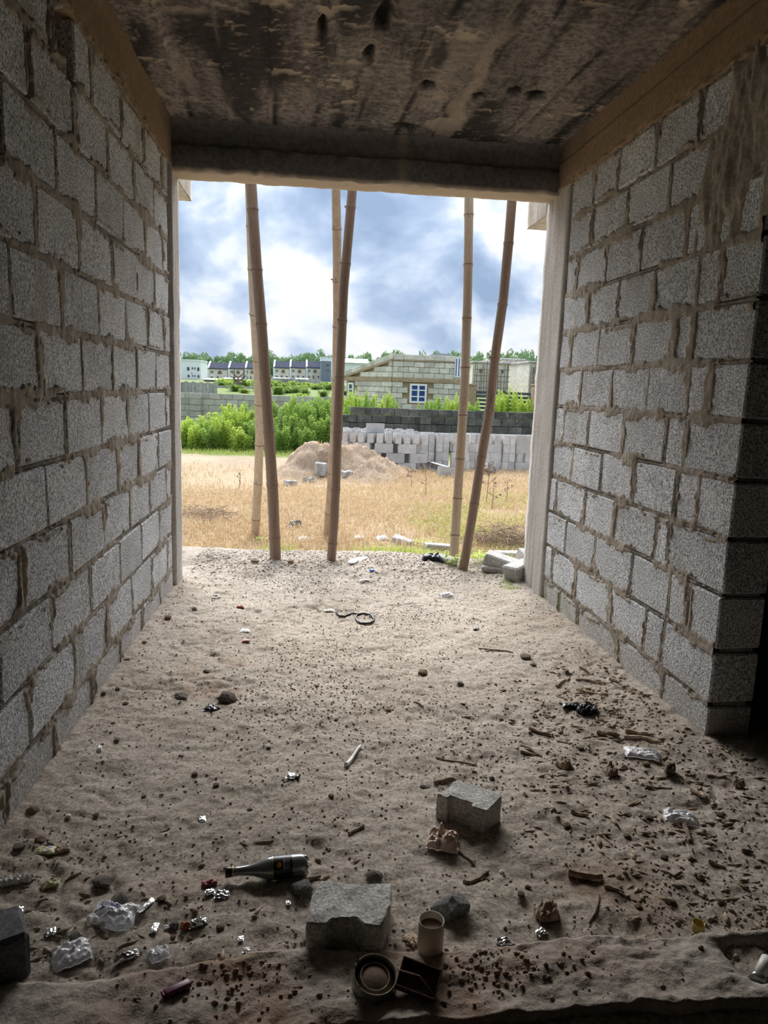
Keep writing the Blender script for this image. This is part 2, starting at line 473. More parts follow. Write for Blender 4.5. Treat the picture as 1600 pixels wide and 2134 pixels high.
def bamboo_mat(name, ca, cb, stain):
    return earth(name, ca, cb, 3.0, 70.0, 0.10, 0.15, 0.002, rough=0.45, stretch=(9, 9, 0.6), specular=0.35,
                 layers=[(6.0, 0.60, 0.72, stain, (6, 6, 0.7), 0.75), (14.0, 0.62, 0.70, tuple(x * .6 for x in stain), (3, 3, 2), 0.5)])
bamboo_mat('bamboo_brown', (0.31, 0.215, 0.155), (0.24, 0.165, 0.12), (0.13, 0.09, 0.07))
bamboo_mat('bamboo_pale', (0.56, 0.46, 0.34), (0.46, 0.37, 0.27), (0.24, 0.16, 0.10))
bamboo_mat('bamboo_straw', (0.50, 0.395, 0.29), (0.40, 0.30, 0.21), (0.20, 0.12, 0.07))
plain('node_dark', (0.30, 0.20, 0.135), 0.7, var=0.4, vscale=60)
leafy('straw_blades', (0.42, 0.29, 0.15), (0.60, 0.44, 0.25), (0.74, 0.61, 0.42))
leafy('green_blades', (0.24, 0.34, 0.05), (0.42, 0.50, 0.10), (0.62, 0.62, 0.20))
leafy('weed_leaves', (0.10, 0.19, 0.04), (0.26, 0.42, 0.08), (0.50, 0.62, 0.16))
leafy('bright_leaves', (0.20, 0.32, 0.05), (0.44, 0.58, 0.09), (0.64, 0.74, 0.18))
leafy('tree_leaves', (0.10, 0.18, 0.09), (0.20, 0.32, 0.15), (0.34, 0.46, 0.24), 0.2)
plain('bark', (0.24, 0.18, 0.13), 0.9, var=0.4)
plain('stem_green', (0.22, 0.28, 0.08), 0.8, var=0.3)
plain('twig', (0.40, 0.29, 0.20), 0.85, var=0.45, vscale=8)
plain('white_render', (0.84, 0.87, 0.92), 0.8, var=0.06, vscale=0.5)
plain('cream_render', (0.88, 0.83, 0.75), 0.8, var=0.08, vscale=0.6)
plain('pink_render', (0.80, 0.70, 0.62), 0.8, var=0.10, vscale=0.6)
plain('slate_roof', (0.055, 0.065, 0.10), 0.95, var=0.25, vscale=0.7, specular=0.05)
plain('blue_roof', (0.16, 0.36, 0.60), 0.5, var=0.15, vscale=0.5)
plain('pale_roof', (0.36, 0.38, 0.41), 0.8, var=0.15, vscale=0.5)
plain('slate_wall', (0.19, 0.22, 0.29), 0.8, var=0.12, vscale=0.5)
plain('dark_glass', (0.045, 0.055, 0.07), 0.15)
plain('blue_glass', (0.02, 0.055, 0.22), 0.1)
plain('white_frame', (0.80, 0.82, 0.84), 0.5)
plain('niche', (0.20, 0.16, 0.15), 0.9)
earth('weathered_wall', (0.48, 0.47, 0.45), (0.28, 0.27, 0.26), 0.6, 6.0, 0.2, 0.0, coord='World', stretch=(1, 1, 0.3))
earth('raw_wall', (0.82, 0.78, 0.71), (0.64, 0.59, 0.53), 0.25, 3.0, 0.2, 0.0, coord='World', stretch=(1, 1, 0.5))
plain('scaffold_wood', (0.25, 0.20, 0.16), 0.9, var=0.3)
plain('gate_dark', (0.07, 0.075, 0.085), 0.5)
earth('brown_plaster', (0.42, 0.31, 0.21), (0.33, 0.24, 0.16), 1.0, 10.0, 0.15, 0.0, coord='World')
film('clear_film', (0.95, 0.96, 1.0), 0.36, 0.12)
film('milky_film', (0.97, 0.97, 1.0), 0.14, 0.14)
film('brown_film', (0.60, 0.45, 0.34), 0.12, 0.3)
plain('foil', (0.85, 0.86, 0.88), 0.22, 0.85, specular=0.6)
plain('white_plastic', (0.82, 0.80, 0.76), 0.4, var=0.15)
plain('black_plastic', (0.02, 0.021, 0.025), 0.28)
plain('silver_pet', (0.36, 0.37, 0.37), 0.22, 0.45, var=0.25, vscale=14)
plain('label_dark', (0.012, 0.016, 0.03), 0.35)
plain('gold', (0.72, 0.52, 0.20), 0.3, 0.6)
plain('orange_ink', (0.78, 0.36, 0.05), 0.4)
plain('white_ink', (0.80, 0.80, 0.80), 0.5)
plain('violet_ink', (0.22, 0.16, 0.62), 0.5)
plain('navy_ink', (0.10, 0.12, 0.32), 0.5)
plain('brown_ink', (0.13, 0.06, 0.05), 0.5)
plain('cup_plastic', (0.74, 0.68, 0.57), 0.4, var=0.25, vscale=25)
plain('rust', (0.22, 0.10, 0.05), 0.75, 0.2, c2=(0.09, 0.05, 0.035), vscale=35, bump=0.5)
plain('jar_lip', (0.36, 0.33, 0.25), 0.25, var=0.4, vscale=30)
plain('jar_mud', (0.25, 0.17, 0.12), 0.9, var=0.4, vscale=40, bump=0.5)
plain('purple_plastic', (0.16, 0.035, 0.095), 0.4, var=0.3, vscale=60)
plain('mustard', (0.55, 0.42, 0.13), 0.5, var=0.2)
plain('wrapper_yellow', (0.62, 0.60, 0.36), 0.45, var=0.15)
plain('wrapper_red', (0.46, 0.16, 0.15), 0.5, var=0.25)
plain('orange_litter', (0.55, 0.20, 0.07), 0.6, var=0.3)
plain('card_tan', (0.50, 0.38, 0.28), 0.8, var=0.2)
plain('blue_plastic', (0.08, 0.22, 0.62), 0.4)
MT = MATS

# ================================================================== STRUCTURE
XL = lambda y: -0.931 + 0.0143 * (y - 4.7)       # face of the wall with the long run of blocks
XR = lambda y: 1.775 - 0.0143 * (y - 4.7)        # face of the shorter wall that ends in a pier
Y_END = 5.30
CEIL = 3.21
COURSE = 0.25
ZTL = CZ + 1.4264        # underside of the ring beam over each wall
ZTR = CZ + 1.4165

def ground_h(x, y):
    """height of the earth, inside and outside"""
    x = np.asarray(x, float); y = np.asarray(y, float)
    h = 0.020 * fbm(x, y, 1.1, 3, 3) + 0.010 * fbm(x, y, 4.3, 3, 11)
    inside = 1 - sstep(y, 6.0, 8.0)
    h = h + inside * 0.03 * sstep(-x, 0.62, 0.95) + inside * 0.02 * sstep(x, 1.5, 1.8)
    # made-up ground ends just past the props; the yard lies half a metre lower
    edge = 6.35 - 0.55 * sstep(x, 0.9, 2.0)
    h = h - 0.30 * sstep(y, edge, edge + 1.7) - 0.22 * sstep(y, 9.0, 16.0)
    h = h + 0.045 * np.exp(-((y - 6.05) / 0.28) ** 2) * (0.6 + 0.8 * fbm(x, y, 3.0, 2, 31))
    # land rises beyond the boundary wall
    h = h + 1.6 * sstep(y, 34.0, 85.0) + 1.5 * sstep(y, 85, 220)
    return h
def floor_h(x, y):
    h = ground_h(x, y)
    h = h + 0.011 * fbm(x, y, 12.0, 3, 21) + 0.0055 * fbm(x, y, 34.0, 2, 27)
    h = h + 0.018 * np.exp(-((y - 6.1) / 0.5) ** 2) * fbm(x, y, 9.0, 3, 29) + 0.006 * np.clip(fbm(x, y, 20.0, 3, 33), 0.1, 1)
    # scuffs and footprints
    r = np.abs(fbm(x + 0.3 * y, y, 6.5, 2, 51))
    h = h - 0.010 * (1 - sstep(r, 0.0, 0.16)) * sstep(fbm(x, y, 1.7, 2, 61), -0.1, 0.4)
    return h
def gz(x, y):
    return float(floor_h(np.array([x]), np.array([y]))[0])

# ---- floor: fine where the camera looks, coarse beyond
xs = np.concatenate([np.linspace(-2.2, -1.7, 6)[:-1], np.linspace(-1.7, 2.75, 420), np.linspace(2.75, 5.2, 14)[1:]])
ys = np.concatenate([np.linspace(-2.8, 1.2, 12)[:-1], np.linspace(1.2, 7.3, 580)])
XX, YY = np.meshgrid(xs, ys, indexing='ij')
ZZ = floor_h(XX, YY)
ZZ = np.where(YY < 1.45, ZZ - 0.20 * sstep(1.47 - YY, 0.0, 0.05) * sstep(XX, -0.35, 0.15), ZZ)
me = np_mesh('floor', np.stack([XX, YY, ZZ], -1), grid_quads(len(xs), len(ys)), smooth=True)
red = sstep(fbm(XX, YY, 2.2, 3, 71), 0.12, 0.5) * (1 - sstep(YY, 1.75, 2.2)) * 0.8 + 0.7 * np.exp(-(((XX + 0.42) / 0.16) ** 2 + ((YY - 3.60) / 0.22) ** 2)) * sstep(fbm(XX, YY, 9, 3, 75), -0.3, 0.4)
attr(me, 'red', np.clip(red, 0, 1))
alg = sstep(fbm(XX, YY, 5.0, 3, 81), 0.0, 0.5) * np.exp(-(((XX - 1.65) / 0.25) ** 2 + ((YY - 5.5) / 0.45) ** 2)) * 0.8
attr(me, 'algae', np.clip(alg, 0, 1))
tag(link('floor', me, MT['floor_dirt']), kind='structure')

# ---- yard and the land behind it
yv = 7.2 * (420 / 7.2) ** np.linspace(0, 1, 190)
tv = np.linspace(-1.35, 1.5, 230)
YY, TT = np.meshgrid(yv, tv, indexing='ij'); XX = TT * YY
ZZ = ground_h(XX, YY) + 0.03 * fbm(XX, YY, 2.0, 3, 91) * sstep(YY, 7.2, 9) - 0.004
me = np_mesh('ground', np.stack([XX, YY, ZZ], -1), grid_quads(len(yv), len(tv), True), smooth=True)
green = sstep(YY + 1.2 * fbm(XX, YY, 0.8, 3, 95), 20.2, 21.4) * 0.9 + 0.55 * sstep(XX, 2.6, 3.8) * sstep(fbm(XX, YY, 0.9, 3, 97), -0.3, 0.3) * (1 - sstep(YY, 15, 18))
straw = sstep(fbm(XX, YY, 0.5, 3, 99), -0.75, -0.1) * (1 - sstep(YY, 17.0, 19.5))
attr(me, 'green', np.clip(green, 0, 1)); attr(me, 'straw', np.clip(straw, 0, 1))
tag(link('ground', me, MT['field_soil']), kind='structure')

# ---- block walls of the passage
def courses_left(i):
    if i % 2: js = [2.82 + 0.489 * k for k in range(-5, 5)]
    else: js = [2.572 + 0.4905 * k for k in range(-5, 6)]
    return js
RIGHT = {0: [4.678, 4.306, 3.863, 3.445], 1: [4.649, 4.162, 3.675, 3.34], 2: [4.85, 4.394, 3.937, 3.471], 3: [4.628, 4.177, 3.752, 3.316, 3.142],
         4: [4.847, 4.396, 3.931, 3.496, 3.315], 5: [4.626, 4.171, 3.719, 3.308, 3.121], 6: [4.883, 4.432, 3.953, 3.48, 3.29],
         7: [4.67, 4.204, 3.771, 3.322, 3.124], 8: [4.926, 4.42, 3.976, 3.473, 3.345], 9: [4.678, 4.2, 3.704, 3.29, 3.103],
         10: [4.907, 4.46, 3.925, 3.485, 3.302], 11: [4.699, 4.383, 3.789, 3.266], 12: [4.9, 4.2, 3.7, 3.245, 3.075]}
rnd = random.Random(5)
def lay_wall(side):
    left = side == 'left'
    X = XL if left else XR
    ztop = ZTL if left else ZTR
    sgn = 1 if left else -1             # direction from the wall into the passage
    y0, y1 = (1.15, 5.20) if left else (2.86, 5.04)
    rows = {}
    for i in range(13):
        js = courses_left(i) if left else RIGHT[i]
        js = [j for j in js if y0 + 0.08 < j < y1 - 0.05]
        rows[i] = sorted([j + rnd.uniform(-0.006, 0.006) for j in js])
    # mortar: a relief that stands proud beside some joints and gapes in others
    y0m = y0 if left else 1.0
    ny = int((y1 - y0m) / 0.0095); nz = 315
    yv = np.linspace(y0m, y1, ny); zv = np.linspace(-0.12, ztop + 0.02, nz)
    Y, Z = np.meshgrid(yv, zv, indexing='ij')
    row = np.floor((ztop - Z) / COURSE).astype(int)
    wob = 0.006 * fbm(Y, Z, 5.0, 3, 5 if left else 6)
    fz = (ztop - Z + wob) / COURSE
    dh = np.abs(fz - np.round(fz)) * COURSE
    dh = np.where(np.round(fz) <= 0, np.abs(fz) * COURSE, dh)
    dv = np.full_like(Y, 9.0)
    for i in range(13):
        msk = row == i
        for j in rows[i]:
            dv = np.where(msk, np.minimum(dv, np.abs(Y - j + wob)), dv)
    d = np.minimum(dh, dv)
    sp = fbm(Y, Z, 7.0, 3, 15 if left else 16)
    fine = fbm(Y, Z, 34.0, 3, 18)
    streak = fbm(Y * 3.0, Z * 0.7, 28.0, 2, 23)
    off = 0.0030 + 0.0075 * sp + 0.004 * fine + 0.0025 * streak
    fall = 0.013 + 0.032 * np.clip(sp + 0.30 + 0.5 * fine, 0, 1)
    off = off - 0.035 * sstep(d, fall, fall + 0.016)
    # open cracks along an edge of some joints
    crk = np.exp(-((d - 0.010) / 0.0055) ** 2) * sstep(fbm(Y, Z, 3.3, 2, 44 if left else 45) + 0.5 * fine, -0.04, 0.28)
    off = off - 0.030 * crk
    if left:
        hole = np.exp(-(((Y - 3.28) / 0.055) ** 4 + ((Z - (ztop - 0.12)) / 0.13) ** 4))
        off = off - 0.16 * hole
    else:
        # ragged mortar where the wall over the side doorway meets the pier
        rag = sstep(Z, 2.10, 2.22) * np.exp(-((Y - 3.16 + 0.22 * (Z - 2.5)) / 0.20) ** 4)
        off = np.where(rag > 0.02, np.maximum(off, -0.012) * (1 - rag) + rag * (0.004 + 0.030 * fbm(Y * 2.2, Z * 0.8, 9.0, 4, 66)), off)
        doorway = (Y < 2.865) & (Z < 2.22)
        lint = (Y < 2.9) & (Z >= 2.2)
        off = np.where(lint, 0.004 + 0.012 * sp + 0.006 * fine, off)
    V = np.stack([X(Y) + sgn * off, Y, Z], -1)
    q = grid_quads(ny, nz, flip=not left)
    if not left:
        # leave the side doorway open
        ok = ~doorway.ravel()
        q = q[ok[q].all(1)]
    me = np_mesh('wall_' + side, V, q, smooth=True)
    al = np.zeros_like(Y)
    if not left:
        al = sstep(fbm(Y, Z, 4.0, 3, 88), -0.15, 0.45) * (1 - sstep(Z + 0.5 * np.abs(Y - 5.0), 0.12, 0.62)) * 0.75
    attr(me, 'algae', al)
    wall = tag(link('wall_' + side, me, MT['mortar']), kind='structure')
    # the blocks themselves
    th = 0.21
    for i in range(13):
        zt = ztop - i * COURSE - 0.011; zb = ztop - (i + 1) * COURSE + 0.011
        ends = [y0] + rows[i] + [y1]
        for a, b in zip(ends[:-1], ends[1:]):
            a2 = a + (0.011 if a > y0 else 0.0); b2 = b - (0.011 if b < y1 else 0)
            if b2 - a2 < 0.05: continue
            if left and i == 0 and a < 3.28 < b:          # a gap is left open in the top course
                a2, b2 = 3.335, b2
            if (not left) and i < 3 and b < 3.40 and i != 2: continue
            ym = (a2 + b2) / 2
            me = chamfer_box(th, b2 - a2, zt - zb, 0.007, rnd, 0.0035)
            xo = X(ym) + sgn * rnd.uniform(-0.004, 0.0035) - sgn * th / 2
            link('block', me, MT['sandcrete'], wall, (xo, ym, (zt + zb) / 2), (0, 0, math.atan(-0.0143 if left else 0.0143)))
    return wall
wl = lay_wall('left')
wr = lay_wall('right')
# blocks over the side doorway
for (ya, yb, zt) in ((2.50, 2.93, 2.90), (2.05, 2.47, 2.90), (2.45, 2.86, 2.64)):
    link('block', chamfer_box(0.2, yb - ya, 0.228, 0.007, rnd, 0.004), MT['sandcrete'], wr, (XR(2.7) + 0.095, (ya + yb) / 2, zt - 0.125))
# solid cores, far sides and the rooms around (mostly unseen, they keep the daylight out)
def shell(name, m, *boxes, parent=None):
    b = MB()
    for q in boxes: b.box(*q)
    o = b.build(name, m, parent)
    return o if parent else tag(o, kind='structure')
shell('core', MT['rough_shell'], (-1.25, -1.04, -2.8, 5.2, -0.3, 3.3), (-1.25, -0.975, -2.8, 1.2, -0.3, 2.95), parent=wl)
shell('core', MT['rough_shell'], (1.83, 1.985, 2.875, 5.1, -0.3, 2.93), (1.80, 2.0, -2.8, 2.875, 2.23, 2.93), parent=wr)
shell('wall_back', MT['low_bounce_shell'], (-1.25, 5.2, -2.9, -2.75, -0.3, 3.4))
shell('wall_far_right', MT['low_bounce_shell'], (5.05, 5.25, -2.9, 5.6, -0.3, 3.4))
shell('wall_front_right', MT['low_bounce_shell'], (2.02, 5.2, 5.3, 5.52, -0.3, 3.4))

# ---- ceiling slab: board-marked, sooty, flaking
xs = np.linspace(-1.2, 2.0, 260); ys = np.concatenate([np.linspace(-2.8, 0.9, 10)[:-1], np.linspace(0.9, 5.36, 330)])
XX, YY = np.meshgrid(xs, ys, indexing='ij')
bw = 0.27
skew = XX + 0.05 * YY + 0.01 * fbm(XX, YY, 2, 2, 101)
bi = np.floor(skew / bw); bf = skew / bw - bi
lvl = 0.006 * _hash(bi, bi * 0, bi * 0, 7)
seam = np.exp(-((np.minimum(bf, 1 - bf) * bw) / 0.006) ** 2) * sstep(fbm(XX * 6, YY * 0.6, 1.0, 2, 105), -0.25, 0.15)
sp = fbm(XX * 1.0, YY * 2.3, 5.5, 5, 111, 0.62)
spall = sstep(sp + 0.28 * fbm(XX, YY, 1.3, 2, 113) + 0.12 * fbm(XX, YY, 24, 2, 114), 0.33, 0.40)
flake = sstep(fbm(XX * 1.2, YY * 2.6, 15.0, 4, 115, 0.6) + 0.25 * fbm(XX, YY, 1.6, 2, 116), 0.40, 0.50)
spall = np.maximum(spall, 0.65 * flake)
soot = sstep(fbm(XX * 3.2, YY * 0.8, 1.5, 4, 131) + 0.25 * fbm(XX, YY, 0.9, 2, 133), 0.02, 0.40) * 0.9
tan_strip = sstep(0.055 - np.abs(XX - (0.92 - 0.30 * (4.9 - YY) * 0 + 0.06 * fbm(YY, YY * 0, 3.0, 2, 117))) + 0.03 * fbm(XX, YY, 9, 2, 118), 0, 0.02) * sstep(YY, 3.6, 3.9)
tan_patch = sstep(0.13 + 0.05 * fbm(XX, YY, 8, 2, 119) - np.hypot(XX - 0.88, (YY - 5.08) * 0.9), 0, 0.02)
ridge = np.exp(-((np.minimum(bf, 1 - bf) * bw) / 0.010) ** 2) * sstep(fbm(XX * 4, YY * 0.9, 1.2, 3, 135), 0.05, 0.40)
spall = np.clip(np.maximum(np.maximum(spall, ridge * 0.6), np.maximum(tan_strip * 0.85, tan_patch)), 0, 1)
side = np.exp(-((bf - 0.10) * bw / 0.022) ** 2) * sstep(fbm(XX * 4, YY * 0.9, 1.1, 3, 137), -0.05, 0.30)
soot = np.clip(np.maximum(soot, side), 0, 1)
holes = np.zeros_like(XX)
for (hx, hy, ra, rb) in ((0.34, 3.75, 0.035, 0.22), (0.30, 4.15, 0.03, 0.10), (1.30, 4.45, 0.05, 0.05), (1.16, 4.42, 0.035, 0.05), (0.66, 4.45, 0.04, 0.05), (0.98, 4.55, 0.035, 0.04), (-0.20, 3.5, 0.02, 0.18), (0.62, 5.15, 0.07, 0.05), (0.05, 3.9, 0.02, 0.12), (0.72, 3.2, 0.03, 0.16)):
    holes = np.maximum(holes, np.exp(-((np.hypot((XX - hx) / ra, (YY - hy) / rb)) + 0.5 * fbm(XX, YY, 12, 2, 123)) ** 4))
rag = 0.006 * fbm(XX * 1.5, YY, 12.0, 3, 125)
# ZZ is the underside: larger = recessed
ZZ = CEIL + lvl + rag - 0.014 * seam + 0.010 * spall + 0.006 * fbm(XX * 1.3, YY * 2.2, 22, 3, 139) + 0.05 * holes + 0.008 * fbm(XX, YY, 1.5, 2, 127)
me = np_mesh('ceiling', np.stack([XX, YY, ZZ], -1), grid_quads(len(xs), len(ys), True), smooth=True)
attr(me, 'soot', soot)
attr(me, 'spall', spall * (0.55 + 0.45 * sstep(fbm(XX, YY, 3, 2, 129), -0.3, 0.3))); attr(me, 'hole', np.clip(holes * 1.2, 0, 1))
ceil_ = tag(link('ceiling', me, MT['sooty_slab']), kind='structure')
shell('slab', MT['rough_shell'], (-1.3, 5.3, -2.95, 5.56, 3.30, 3.50), parent=ceil_)
shell('side_room_slab', MT['low_bounce_shell'], (1.99, 5.2, -2.8, 5.4, 3.2, 3.3), parent=ceil_)

# ---- ring beams
def beam_face(name, X, sgn, z0, z1, ya, yb, m, seed):
    ny = int((yb - ya) / 0.014); nz = 44
    Y, Z = np.meshgrid(np.linspace(ya, yb, ny), np.linspace(z0, z1, nz), indexing='ij')
    t = (Z - z0) / (z1 - z0)
    lip = np.exp(-((t - 0.02) / 0.06) ** 2)
    off = 0.012 + 0.004 * fbm(Y, Z, 3, 3, seed) + lip * 0.016 * fbm(Y, Z, 22, 3, seed + 3)
    Zs = Z + (1 - sstep(t, 0.0, 0.12)) * 0.022 * fbm(Y, Y * 0, 17, 3, seed + 5)
    step = sstep(t, 0.50, 0.53) * 0.008 if sgn < 0 else 0
    # returns under and over the beam
    V = [np.stack([X(Y) + sgn * (off - step), Y, Zs], -1)]
    V0 = V[0][:, :1] + np.array([-sgn * 0.12, 0, 0.0]); V0[..., 2] += 0.01
    full = np.concatenate([V0, V[0]], 1)
    me = np_mesh(name, full, grid_quads(ny, nz + 1, flip=sgn < 0), smooth=True)
    return tag(link(name, me, m), kind='structure')
tr1 = beam_face('trim_1', XL, 1, ZTL - 0.005, CEIL + 0.05, 0.8, 5.32, MT['ring_beam_concrete'], 201)
tr2 = beam_face('trim_2', XR, -1, ZTR - 0.005, CEIL + 0.05, 0.8, 5.32, MT['ring_beam_concrete'], 221)
shell('core', MT['rough_shell'], (-1.25, -0.97, -2.8, 5.3, 2.95, 3.32), parent=tr1)
shell('core', MT['rough_shell'], (1.81, 2.0, -2.8, 5.3, 2.95, 3.32), parent=tr2)
# front beam: two lifts of concrete, ragged underside
BZ = 2.885
nx = 260
prof = [(5.53, BZ + 0.30, 0), (5.53, BZ, 0.4), (5.47, BZ, 1), (5.40, BZ, 1), (5.34, BZ, 1), (5.305, BZ + 0.004, 1), (5.298, BZ + 0.03, 0.6), (5.296, BZ + 0.09, 0.3), (5.297, BZ + 0.155, 0.3),
        (5.300, BZ + 0.163, 0.8), (5.315, BZ + 0.168, 0.8), (5.318, BZ + 0.19, 0.3), (5.318, BZ + 0.26, 0.3), (5.316, BZ + 0.305, 0.3), (5.30, BZ + 0.315, 0.8), (5.29, BZ + 0.33, 0.8), (5.28, BZ + 0.36, 0.3)]
xv = np.linspace(-1.0, 1.86, nx)
P = np.array(prof)
XX = np.repeat(xv[:, None], len(prof), 1)
PY = np.repeat(P[None, :, 0], nx, 0); PZ = np.repeat(P[None, :, 1], nx, 0); RW = np.repeat(P[None, :, 2], nx, 0)
PY = PY + RW * 0.010 * fbm(XX, PZ * 3, 14, 3, 241); PZ = PZ + RW * 0.018 * fbm(XX, PY * 3, 11, 4, 243) + 0.005 * fbm(XX, PY * 0, 2, 2, 244)
me = np_mesh('trim_3', np.stack([XX, PY, PZ], -1), grid_quads(nx, len(prof), False), smooth=True)
bare = np.where((PZ < BZ + 0.022), 0.95, 0.0)  # underside coloured paler to stand for daylight reaching it from outside
bare = np.maximum(bare, 0.35 * np.exp(-((XX - 0.64) / 0.03) ** 2) * (PZ > BZ + 0.02))
attr(me, 'bare', bare)
tag(link('trim_3', me, MT['sooty_beam']), kind='structure')
# end columns of the two walls
def column(name, x0, x1, y0, y1, z0, z1, m, seed):
    b = MB(); n = 60
    zs = np.linspace(z0, z1, n)
    ring = []
    prof = []
    for (xa, ya, xb, yb) in ((x0, y0, x1, y0), (x1, y0, x1, y1), (x1, y1, x0, y1), (x0, y1, x0, y0)):
        for k in range(8): prof.append((xa + (xb - xa) * k / 8, ya + (yb - ya) * k / 8))
    prof = np.array(prof); cx, cy = (x0 + x1) / 2, (y0 + y1) / 2
    PX, Z = np.meshgrid(prof[:, 0], zs, indexing='ij'); PY, _ = np.meshgrid(prof[:, 1], zs, indexing='ij')
    A = np.arange(len(prof))[:, None] + 0 * Z
    e = 0.005 * fbm(A * 0.9, Z, 6, 3, seed) + 0.004 * fbm(A * 1.7, Z * 0.5, 20, 2, seed + 2)
    PX = PX + np.sign(PX - cx) * e; PY = PY + np.sign(PY - cy) * e
    V = np.stack([PX, PY, Z], -1)
    q = grid_quads(len(prof), n)
    last = (len(prof) - 1) * n
    wrap = np.stack([last + np.arange(n - 1), np.arange(n - 1), np.arange(1, n), last + np.arange(1, n)], -1)
    me = np_mesh(name, V, np.concatenate([q, wrap]), smooth=False)
    return tag(link(name, me, m), kind='structure')
tr4 = column('trim_4', -1.18, -0.912, 5.285, 5.56, -0.2, 2.95, MT['column_plaster'], 261)
column('trim_5', 1.762, 2.03, 5.055, 5.54, -0.2, 2.95, MT['column_plaster'], 271)
shell('gap_shade', MT['gap_shade_dark'], (-1.2, -1.0, 5.18, 5.30, -0.2, 2.95), parent=tr4)  # dark box painted in as the shadow between wall end and column
# canopy beams that stick out past the opening
tr6 = column('trim_6', -1.18, -0.92, 5.56, 6.22, 2.90, 3.40, MT['cast_concrete'], 281)
tr7 = column('trim_7', 1.765, 2.03, 5.54, 6.08, 2.815, 3.40, MT['cast_concrete'], 291)
shell('soffit', MT['cast_concrete'], (-1.175, -0.925, 5.57, 6.215, 2.899, 2.93), parent=tr6)
shell('soffit', MT['cast_concrete'], (1.77, 2.025, 5.55, 6.075, 2.814, 2.84), parent=tr7)

# ---- broken concrete sill across the passage, the camera stands behind it
xs = np.linspace(-0.98, 2.4, 300); vv = np.linspace(0, 1, 60)
XX, VV = np.meshgrid(xs, vv, indexing='ij')
far = 1.695 + 0.018 * fbm(xs, xs * 0, 4, 3, 301) - 0.03 * sstep(-xs, 0.1, 0.5)
near = 1.475 + 0.018 * fbm(xs, xs * 0, 5, 3, 303) - 0.35 * sstep(-xs, -0.05, 0.35)
YY = far[:, None] + (near - far)[:, None] * np.clip((VV - 0.08) / 0.80, 0, 1.0)
def sill_h(X, Y):
    t = 0.030 + 0.018 * fbm(X, Y, 3.2, 3, 305) + 0.013 * fbm(X, Y, 13, 3, 307) + 0.006 * fbm(X, Y, 45, 2, 308)
    return t - 0.02 * sstep(-X, 0.1, 0.5)
top = sill_h(XX, YY)
top = top - 0.045 * sstep(XX, 1.13, 1.20) * sstep(YY, 1.5, 1.56) * (1 - sstep(YY, 1.64, 1.68))
edge = sstep(VV, 0.0, 0.09) * (1 - sstep(VV, 0.87, 1.0))
ZZ = np.where(VV < 0.5, -0.06 + (top + 0.06) * sstep(VV, 0.0, 0.09), -0.30 + (top + 0.30) * (1 - sstep(VV, 0.87, 1.0)))
YY = YY - 0.02 * sstep(VV, 0.87, 1.0)
me = np_mesh('trim_8', np.stack([XX, YY, ZZ], -1), grid_quads(len(xs), len(vv), True), smooth=True)
attr(me, 'red', np.clip(sstep(fbm(XX, YY, 3.0, 3, 311), -0.15, 0.3) * np.exp(-(((XX - 0.28) / 0.5) ** 2)) * 1.0 + 0.7 * np.exp(-(((XX + 0.22) / 0.2) ** 2)) * sstep(fbm(XX, YY, 4, 3, 313), -0.2, 0.3), 0, 1))
tag(link('trim_8', me, MT['sill_concrete']), kind='structure')

